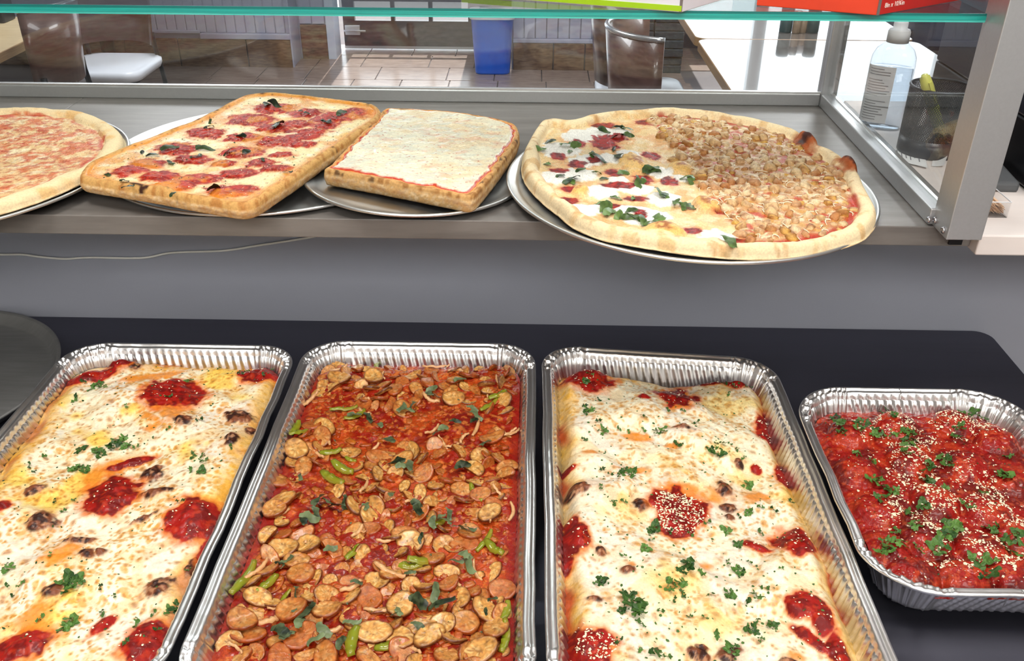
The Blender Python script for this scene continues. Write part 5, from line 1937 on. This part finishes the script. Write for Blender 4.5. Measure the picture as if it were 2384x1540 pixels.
g3 = [(1372, 958, 1.4), (1362, 968, 1.0), (1395, 935, .8), (1360, 946, .8), (1402, 995, 1.2), (1360, 1018, 1.0), (1392, 982, .9), (1500, 975, .9), (1530, 1008, 1.3), (1545, 1003, 1.2), (1582, 1025, 1.3), (1620, 988, 1.0), (1556, 958, .9), (1590, 957, .8), (1660, 1055, 1.5), (1670, 1060, 1.3), (1655, 1045, 1.1), (1675, 1033, 1.2), (1740, 1128, 1.3), (1730, 1070, .9), (1715, 1050, .8), (1700, 1038, .7),
      (1452, 1102, 1.5), (1465, 1112, 1.4), (1475, 1100, 1.2), (1440, 1115, 1.0), (1400, 1142, 1.0), (1428, 1168, 1.2), (1452, 1170, .9), (1400, 1093, .8), (1422, 1106, .8), (1365, 885, 1.3), (1372, 875, 1.1), (1690, 895, 1.2), (1710, 903, 1.1), (1742, 907, 1.0), (1695, 923, .9), (1525, 1232, 1.5), (1515, 1240, 1.3), (1560, 1243, 1.0), (1608, 1248, .9), (1648, 1218, 1.0), (1690, 1240, 1.3), (1742, 1200, 1.4), (1800, 1198, 1.1), (1770, 1188, .9), (1720, 1205, .9),
      (1840, 1175, 1.1), (1718, 1270, 1.3), (1502, 1283, 1.3), (1515, 1260, .8), (1600, 1322, 1.5), (1592, 1330, 1.3), (1632, 1335, 1.1), (1718, 1332, 1.2), (1730, 1338, 1.0), (1698, 1315, 1.0), (1400, 1355, 1.4), (1392, 1362, 1.1), (1555, 1368, 1.5), (1562, 1358, 1.3), (1585, 1358, 1.2), (1472, 1400, 1.7), (1485, 1410, 1.6), (1462, 1392, 1.4), (1475, 1422, 1.4), (1448, 1425, 1.2), (1490, 1425, 1.2), (1590, 1388, 1.1), (1570, 1402, .9), (1695, 1385, 1.2), (1655, 1388, .9),
      (1782, 1372, 1.0), (1760, 1398, 1.3), (1738, 1410, 1.1), (1762, 1448, 1.1), (1800, 1458, 1.2), (1750, 1468, 1.4), (1738, 1470, 1.1), (1540, 1425, .8), (1490, 1458, 1.0), (1525, 1520, 1.2), (1555, 1533, 1.0), (1490, 1518, .9), (1705, 1520, 1.2), (1668, 1488, 1.1), (1605, 1440, .8), (1440, 1500, 1.0), (1745, 1310, .8), (1820, 1325, .7), (1450, 1296, .8), (1770, 1240, 1.0), (1640, 1440, .7), (1500, 1000, 1.0), (1465, 1008, .8), (1440, 1000, .8), (1770, 1494, 1.0)]
strew('parsley_sprig', SPR, F3, big(g3), F3.z, tilt=0.3)
strew('parsley_leaf', LEAF, F3, sml(g3), F3.z, tilt=0.3)
flecks('parsley_flecks', F1, inside_pts(F1.poly, 260, 211, 0.015), (0.0006, 0.0020), 'parsley', 212)
flecks('parsley_flecks', F3, inside_pts(F3.poly, 420, 311, 0.022), (0.0006, 0.0021), 'parsley', 312)


def on_sauce(blobs, n, seed, poly, thr=0.95, size=0.012):
    return inside_pts(poly, n, seed, 0.004, lambda x, y: blob_field(x, y, blobs, zF, 0.3, size, seed) < thr)


flecks('grated_parmesan', F1, on_sauce(s1, 130, 213, F1.poly), (0.0006, 0.0016), 'parmesan', 214, 0.0006)
flecks('grated_parmesan', F3, np.vstack([on_sauce([s3[2], s3[3]], 420, 313, F3.poly), on_sauce(s3, 260, 314, F3.poly), on_sauce([(1390, 1505, 50, 34)], 110, 315, F3.poly)]), (0.0006, 0.0019), 'parmesan', 316, 0.0006)

# --- sausage and peppers
zS = 0.918


def col_saus(X, Y, d):
    n = len(X)
    b = np.tile(S(146, 26, 4), (n, 1))
    b = mixc(b, S(188, 74, 18), ss(0.45, 0.65, fbm(X, Y, 0.030, 401, 4)) * 0.8)
    b = mixc(b, S(118, 14, 4), ss(0.52, 0.66, fbm(X, Y, 0.022, 402, 3)) * 0.75)
    b = mixc(b, S(222, 130, 60), ss(0.60, 0.72, fbm(X, Y, 0.006, 403, 3)) * 0.6)
    b = mixc(b, S(150, 18, 6), ss(0.016, 0.004, d) * 0.8)
    return b, 0.34 + 0.22 * vn(X, Y, 0.008, 404)


def h_saus(X, Y, d):
    return (fbm(X, Y, 0.05, 405, 2) - 0.5) * 0.010 + (fbm(X, Y, 0.010, 406, 3) - 0.5) * 0.0055 * ss(0.0, 0.02, d) - 0.003 * ss(0.012, 0.0, d)


F2 = dish('sausage_and_peppers', 'sliced sausage with peppers and onions in orange-red sauce', P2, 0.0230, h_saus, col_saus, 'sauce', cat='food')


def slice_mesh(k):
    """one sausage slice, cut on a slant: oval, rounded casing edge, speckled cut face"""
    r = random.Random(900 + k)
    a, b_, t = r.uniform(.0125, .0165), r.uniform(.0085, .0130), r.uniform(.0032, .0050)
    n = 26
    rows = [(0.90, 0.0), (1.0, t * .3), (1.0, t * .7), (0.93, t), (0.80, t * 1.02), (0.55, t * .98), (0.28, t)]
    wob = [1 + 0.05 * math.sin(2 * math.pi * i / n * 2 + r.random()) + r.uniform(-.025, .025) for i in range(n)]
    bend = r.uniform(-.6, .9)
    V, C_ = [], []
    cut = r.choice([0, 0, 0, 0, 0.35])
    meatc, case, fat, spice = S(206, 148, 74), S(100, 46, 12), S(228, 184, 116), S(92, 34, 10)
    for s_, z in rows:
        for i in range(n):
            an = 2 * math.pi * i / n
            x, y = a * s_ * wob[i] * math.cos(an), b_ * s_ * wob[i] * math.sin(an)
            if cut and y < -b_ * cut:
                y = -b_ * cut - (y + b_ * cut) * -0.05
            V.append((x, y, z + bend * x * x * 22 + r.uniform(-.00025, .00025)))
            if s_ > 0.95:
                C_.append(case)
            elif s_ > 0.9:
                C_.append(case * .5 + meatc * .5)
            else:
                q = r.random()
                C_.append(fat if q > .8 else spice * .6 + meatc * .4 if q < .10 else meatc)
    F = []
    i = np.arange(n)
    i2 = (i + 1) % n
    for j in range(len(rows) - 1):
        F.append(np.c_[j * n + i, j * n + i2, (j + 1) * n + i2, (j + 1) * n + i])
    F += [list(range(n))[::-1], [(len(rows) - 1) * n + q for q in range(n)]]
    return mesh('sausage_slice', V, F, col=np.array(C_), rg=np.full(len(V), r.uniform(.22, .42)), mats=(M['sausage'],))


SL = [slice_mesh(k) for k in range(16)]
exp = [(562, 1445), (575, 1470), (1082, 1443), (1155, 1462), (1120, 1515), (700, 1335), (655, 1168), (640, 1188), (705, 1078), (1100, 1085), (1145, 1022), (935, 1068), (690, 1300), (920, 905), (870, 880), (755, 995), (1040, 1525), (930, 1410), (860, 1390), (720, 1265), (770, 1260), (770, 1280), (660, 1270), (625, 1250), (640, 1110), (690, 1045), (1000, 890), (1060, 885), (790, 880), (1140, 1195), (1130, 1420), (680, 1420),
       (870, 1470), (930, 1480), (1000, 1480), (600, 1390), (760, 1420), (700, 1480), (650, 1530), (760, 1530), (860, 1530)]
spts = []
for x, y in exp:
    q = pz(x, y, F2.z + 0.004)
    spts.append((q[0], q[1]))
n_exp = len(spts)
for q in inside_pts(F2.poly, 9000, 411, 0.012, lambda x, y: fbm(x, y, 0.075, 412, 2) > 0.32):
    if all((q[0] - p[0]) ** 2 + (q[1] - p[1]) ** 2 > 0.0150 ** 2 for p in spts):
        spts.append(tuple(q))
    if len(spts) >= 290:
        break
for k, (x, y) in enumerate(spts):
    tx, ty = (lv.gauss(0, .12), lv.gauss(0, .12)) if k < n_exp else (lv.gauss(0, .38), lv.gauss(0, .38))
    z = F2.top(x, y)[0] + lv.uniform(-.0042, .0004) + (0.0030 if k < n_exp else 0)
    link('sausage_slice', lv.choice(SL), F2.e, np.array([x, y, z]) - F2.off, (tx, ty, lv.uniform(0, 6.28)), lv.uniform(1.0, 1.22) if k < n_exp else lv.uniform(.62, 1.1))


# small broken bits of sausage and vegetable: too many to pick apart
Vs, Fs, Cs, cnt = [], [], [], 0
for q in inside_pts(F2.poly, 1300, 441, 0.010, lambda x, y: fbm(x, y, 0.05, 442, 2) > 0.34):
    V, F = chunk(lv, lv.uniform(0.003, 0.0085))
    V = V * np.array([1.3, 0.8, 0.6])
    a = lv.uniform(0, 6.28)
    V = np.c_[V[:, 0] * math.cos(a) - V[:, 1] * math.sin(a), V[:, 0] * math.sin(a) + V[:, 1] * math.cos(a), V[:, 2]]
    V = V + np.array([q[0], q[1], F2.top(q[0], q[1])[0] - 0.0012]) - F2.off
    Vs.append(V)
    Fs.append(F + cnt)
    cnt += len(V)
    Cs.append(np.tile(lv.choice((S(196, 120, 56), S(168, 78, 26), S(206, 142, 74), S(150, 50, 16), S(176, 96, 40), S(190, 130, 40))), (len(V), 1)))
o = link('broken_bits', mesh('broken_bits', np.vstack(Vs), [np.vstack(Fs)], col=np.vstack(Cs), rg=np.full(cnt, .35), mats=(M['sausage'],)), F2.e)
o['kind'] = 'stuff'


def strip_mesh(k, nm, mt, L, w, t, arc):
    r = random.Random(700 + k)
    n = 12
    V, F = [], []
    for i in range(n + 1):
        s_ = i / n
        a = (s_ - .5) * arc
        R = L / max(abs(arc), .05)
        x, y = R * math.sin(a), R * (1 - math.cos(a)) * (1 if arc > 0 else -1)
        ww = w * (0.55 + 0.45 * math.sin(math.pi * min(.94, max(.06, s_))))
        z = 0.0012 * math.sin(s_ * 5 + r.random() * 3)
        nx, ny = -math.sin(a), math.cos(a)
        for u, v in ((-.5, 0), (-.46, .8), (0, 1.15 if r.random() < .8 else .9), (.46, .8), (.5, 0)):
            V.append((x + nx * ww * u, y + ny * ww * u, z + t * v))
    for i in range(n):
        for j in range(4):
            b = i * 5 + j
            F.append([b, b + 5, b + 6, b + 1])
    F2_ = [[0, 1, 2, 3, 4], [n * 5 + 4, n * 5 + 3, n * 5 + 2, n * 5 + 1, n * 5]]
    return mesh(nm, V, [np.array(F)] + F2_, mats=(M[mt],))


PEP = [strip_mesh(k, 'pepper_strip', 'pepper', lv.uniform(.022, .040), lv.uniform(.007, .010), .0028, lv.uniform(.2, 1.3)) for k in range(7)]
ONI = [strip_mesh(k + 20, 'onion_strip', 'onion', lv.uniform(.020, .038), lv.uniform(.0035, .0060), .0022, lv.uniform(.3, 1.6)) for k in range(7)]
pepp = [(570, 1350, 1.35, 70), (795, 1090, 1.2, -20), (770, 1108, 1.2, -50), (690, 995, 1.0, 70), (700, 1010, 1.0, 60), (985, 1310, 1.3, 20), (950, 1318, 1.1, 5), (1148, 1278, 1.1, -60), (1130, 1258, .9, 70), (818, 1495, 1.3, -85), (825, 1290, 1.0, 80), (1178, 1480, 1.1, 85), (875, 840, .9, -80), (800, 950, 1.0, 25), (830, 965, .9, 40), (1020, 1215, .9, 50), (770, 1050, 1.0, 0), (1160, 925, 1.1, 40), (1140, 945, 1.0, 60), (1180, 1420, .9, 80), (905, 1500, 1.0, 10), (620, 1365, 1.0, 55)]
onip = [(905, 1335, 1.2, -30), (735, 1050, 1.1, -60), (820, 1370, 1.1, 35), (835, 1240, .9, 60), (1000, 930, 1.0, -20), (1110, 1000, .9, 70), (640, 1440, 1.2, 65), (905, 1260, 1.0, 10), (1195, 1190, 1.0, 88), (1060, 1345, .9, -70), (880, 1420, .9, 0), (1010, 1000, 1.0, 60), (765, 1020, .8, -80), (1190, 1010, .9, 30), (720, 930, 1.0, 50), (790, 860, .9, 10), (890, 875, .8, -75), (1015, 855, 1.0, 5), (600, 1330, 1.0, 70), (960, 1160, .9, 40), (1120, 1400, .8, -20), (1105, 1330, 1.0, -55), (850, 1130, .9, 70), (770, 1470, 1.0, 20)]
for nm, ms, L in (('pepper_strip', PEP, pepp), ('onion_strip', ONI, onip)):
    for x, y, k, a in L:
        q = pz(x, y, F2.z + .004)
        q[2] = F2.top(q[0], q[1])[0] + 0.0035
        link(nm, lv.choice(ms), F2.e, q - F2.off, (lv.gauss(0, .12), lv.gauss(0, .12), math.radians(a + lv.uniform(-12, 12))), k)
for q in inside_pts(F2.poly, 30, 421, 0.012):
    z = F2.top(q[0], q[1])[0] + 0.002
    nm, ms = (('onion_strip', ONI), ('pepper_strip', PEP))[lv.random() < .28]
    link(nm, lv.choice(ms), F2.e, np.array([*q, z]) - F2.off, (lv.gauss(0, .25), lv.gauss(0, .25), lv.uniform(0, 6.28)), lv.uniform(.55, .95))
bs = [(825, 965, 1.2), (858, 967, 1.5), (935, 950, 1.4), (950, 955, 1.2), (960, 945, 1.2), (885, 985, 1.1), (1070, 888, 1.4), (1003, 905, 1.3), (1000, 920, 1.1), (905, 1018, 1.3), (1100, 955, 1.1), (1110, 970, 1.4), (1105, 985, 1.1), (1060, 985, 1.0), (1020, 1010, 1.2), (1030, 1000, 1.2), (1075, 1083, 1.6), (925, 1075, 1.6), (935, 1085, 1.2), (955, 1085, 1.2), (1130, 1030, 1.4), (760, 1170, 1.4), (740, 1165, 1.4), (785, 1178, 1.5), (800, 1165, 1.3), (720, 1205, 1.6), (705, 1215, 1.4), (735, 1195, 1.3), (850, 1180, 1.1),
      (970, 1183, 1.5), (985, 1172, 1.2), (1020, 1205, 1.5), (1035, 1215, 1.5), (1010, 1220, 1.3), (1045, 1200, 1.3), (1090, 1228, 1.2), (1070, 1235, 1.1), (1062, 1312, 1.2), (1085, 1300, 1.4), (1095, 1318, 1.3), (1015, 1385, 1.7), (1030, 1405, 1.4), (975, 1400, 1.7), (930, 1420, 1.4), (655, 1470, 1.8), (670, 1478, 1.4), (700, 1455, 1.3), (710, 1430, 1.4), (700, 1425, 1.2), (755, 1467, 1.7), (735, 1490, 1.3), (975, 1462, 1.4), (795, 1500, 1.3), (820, 1445, 1.2), (690, 1378, 1.1), (770, 1280, 1.1), (665, 1300, 1.2), (650, 1305, .9), (955, 1335, 1.1), (830, 1360, 1.0), (920, 1430, 1.1), (1130, 1420, 1.0), (1145, 1390, .9), (910, 1150, .9), (980, 1255, .9), (700, 1110, .8)]
for x, y, k in bs:
    q = pz(x, y, F2.z + .007)
    q[2] = F2.top(q[0], q[1])[0] + 0.0062
    link('basil_leaf', lv.choice(RIB_['basil']), F2.e, q - F2.off, (lv.gauss(0, .25), lv.gauss(0, .25), lv.uniform(0, 6.28)), k * 0.9)
flecks('herb_flecks', F2, inside_pts(F2.poly, 160, 431, 0.012), (0.0006, 0.0016), 'basil', 432, 0.0045)

# --- meatballs in red sauce
mb = np.array([pz(x, y, 0.93)[:2] for x, y in ((1985, 1000), (2090, 985), (2230, 975), (2320, 1015), (2000, 1090), (2120, 1065), (2250, 1075), (2360, 1110), (2050, 1180), (2180, 1160), (2300, 1180), (2060, 1270), (2160, 1250), (2290, 1270), (2380, 1240), (2130, 1330), (2250, 1340), (2360, 1330))])


def mb_f(X, Y):
    f = np.full(len(X), 9.0)
    for a in mb:
        f = np.minimum(f, np.hypot(X - a[0], Y - a[1]))
    return f


def col_mb(X, Y, d):
    n = len(X)
    b = np.tile(S(150, 16, 6), (n, 1))
    b = mixc(b, S(186, 56, 20), ss(0.45, 0.65, fbm(X, Y, 0.014, 501, 4)) * 0.7)
    b = mixc(b, S(92, 6, 4), ss(0.50, 0.66, fbm(X, Y, 0.020, 502, 3)) * 0.8)
    b = mixc(b, S(206, 92, 50), ss(0.63, 0.74, fbm(X, Y, 0.0045, 503, 3)) * 0.5)
    return b, 0.45 + 0.2 * vn(X, Y, 0.006, 504)


def h_mb(X, Y, d):
    f = mb_f(X, Y)
    return 0.013 * np.sqrt(np.clip(1 - (f / 0.027) ** 2, 0, 1)) + (fbm(X, Y, 0.006, 505, 3) - 0.5) * 0.0042 - 0.002 - 0.003 * ss(0.012, 0, d)


F4 = dish('meatballs_in_sauce', 'meatballs in red sauce sprinkled with parmesan and parsley', P4, 0.0210, h_mb, col_mb, 'sauce', step=0.0012)
g4 = [(1945, 975, 1.3), (1950, 990, 1.4), (1960, 1005, 1.3), (2005, 992, 1.3), (2000, 1002, 1.0), (2065, 960, 1.2), (2080, 972, 1.1), (2045, 1012, 1.3), (2035, 1016, 1.1), (2085, 1010, 1.2), (2110, 1003, 1.4), (2118, 1015, 1.4), (2115, 1030, 1.4), (2118, 1040, 1.3), (2110, 1058, 1.2), (2255, 968, 1.2), (2285, 970, 1.1), (2225, 1015, 1.2), (2230, 1012, 1.0), (2030, 1120, 1.4), (2040, 1128, 1.2), (2060, 1145, 1.3), (2080, 1148, 1.2), (2050, 1165, 1.2),
      (2155, 1105, 1.5), (2150, 1118, 1.4), (2195, 1135, 1.1), (2210, 1075, 1.2), (2205, 1080, 1.2), (2190, 1070, 1.0), (2335, 1105, 1.5), (2340, 1112, 1.3), (2150, 1180, 1.3), (2115, 1195, 1.1), (2220, 1225, 1.5), (2215, 1240, 1.5), (2205, 1250, 1.4), (2195, 1258, 1.3), (2130, 1230, 1.1), (2085, 1242, 1.0), (2065, 1270, 1.1), (2060, 1285, 1.2), (2095, 1272, 1.0), (2180, 1298, 1.4), (2305, 1232, 1.3), (2315, 1245, 1.2), (2360, 1262, 1.4), (2350, 1280, 1.2), (2280, 1305, 1.2), (2310, 1310, 1.0), (2295, 1340, 1.5), (2370, 1240, 1.2), (1995, 1060, .9), (2030, 1075, .9), (2350, 1065, 1.0), (2290, 1150, .9), (2250, 1178, .9), (2140, 1275, .9)]
strew('parsley_sprig', SPR, F4, [(x, y, k * .78) for x, y, k in g4], F4.z + .004, lift=0.0014, tilt=0.35)
par = [(2080, 1000, 90, 40), (2250, 985, 110, 36), (2150, 1120, 70, 90), (2330, 1190, 60, 110), (2250, 1280, 110, 60), (2130, 1080, 90, 50), (2200, 1190, 130, 120)]
flecks('grated_parmesan', F4, np.vstack([inside_pts(F4.poly, 2300, 511, 0.012, lambda x, y: (blob_field(x, y, par, .93, .8, .02, 512) < 0.9) & (fbm(x, y, .012, 513, 2) > .42)), inside_pts(F4.poly, 500, 514, 0.012)]), (0.0005, 0.0017), 'parmesan', 515, 0.0006)
flecks('parmesan_crumbs', F4, inside_pts(F4.poly, 230, 516, 0.012, lambda x, y: blob_field(x, y, par, .93, .8, .02, 512) < 1.1), (0.0014, 0.0030), 'parmesan', 517, 0.0008)
flecks('parsley_flecks', F4, inside_pts(F4.poly, 140, 518, 0.012), (0.0006, 0.0016), 'parsley', 519, 0.0008)
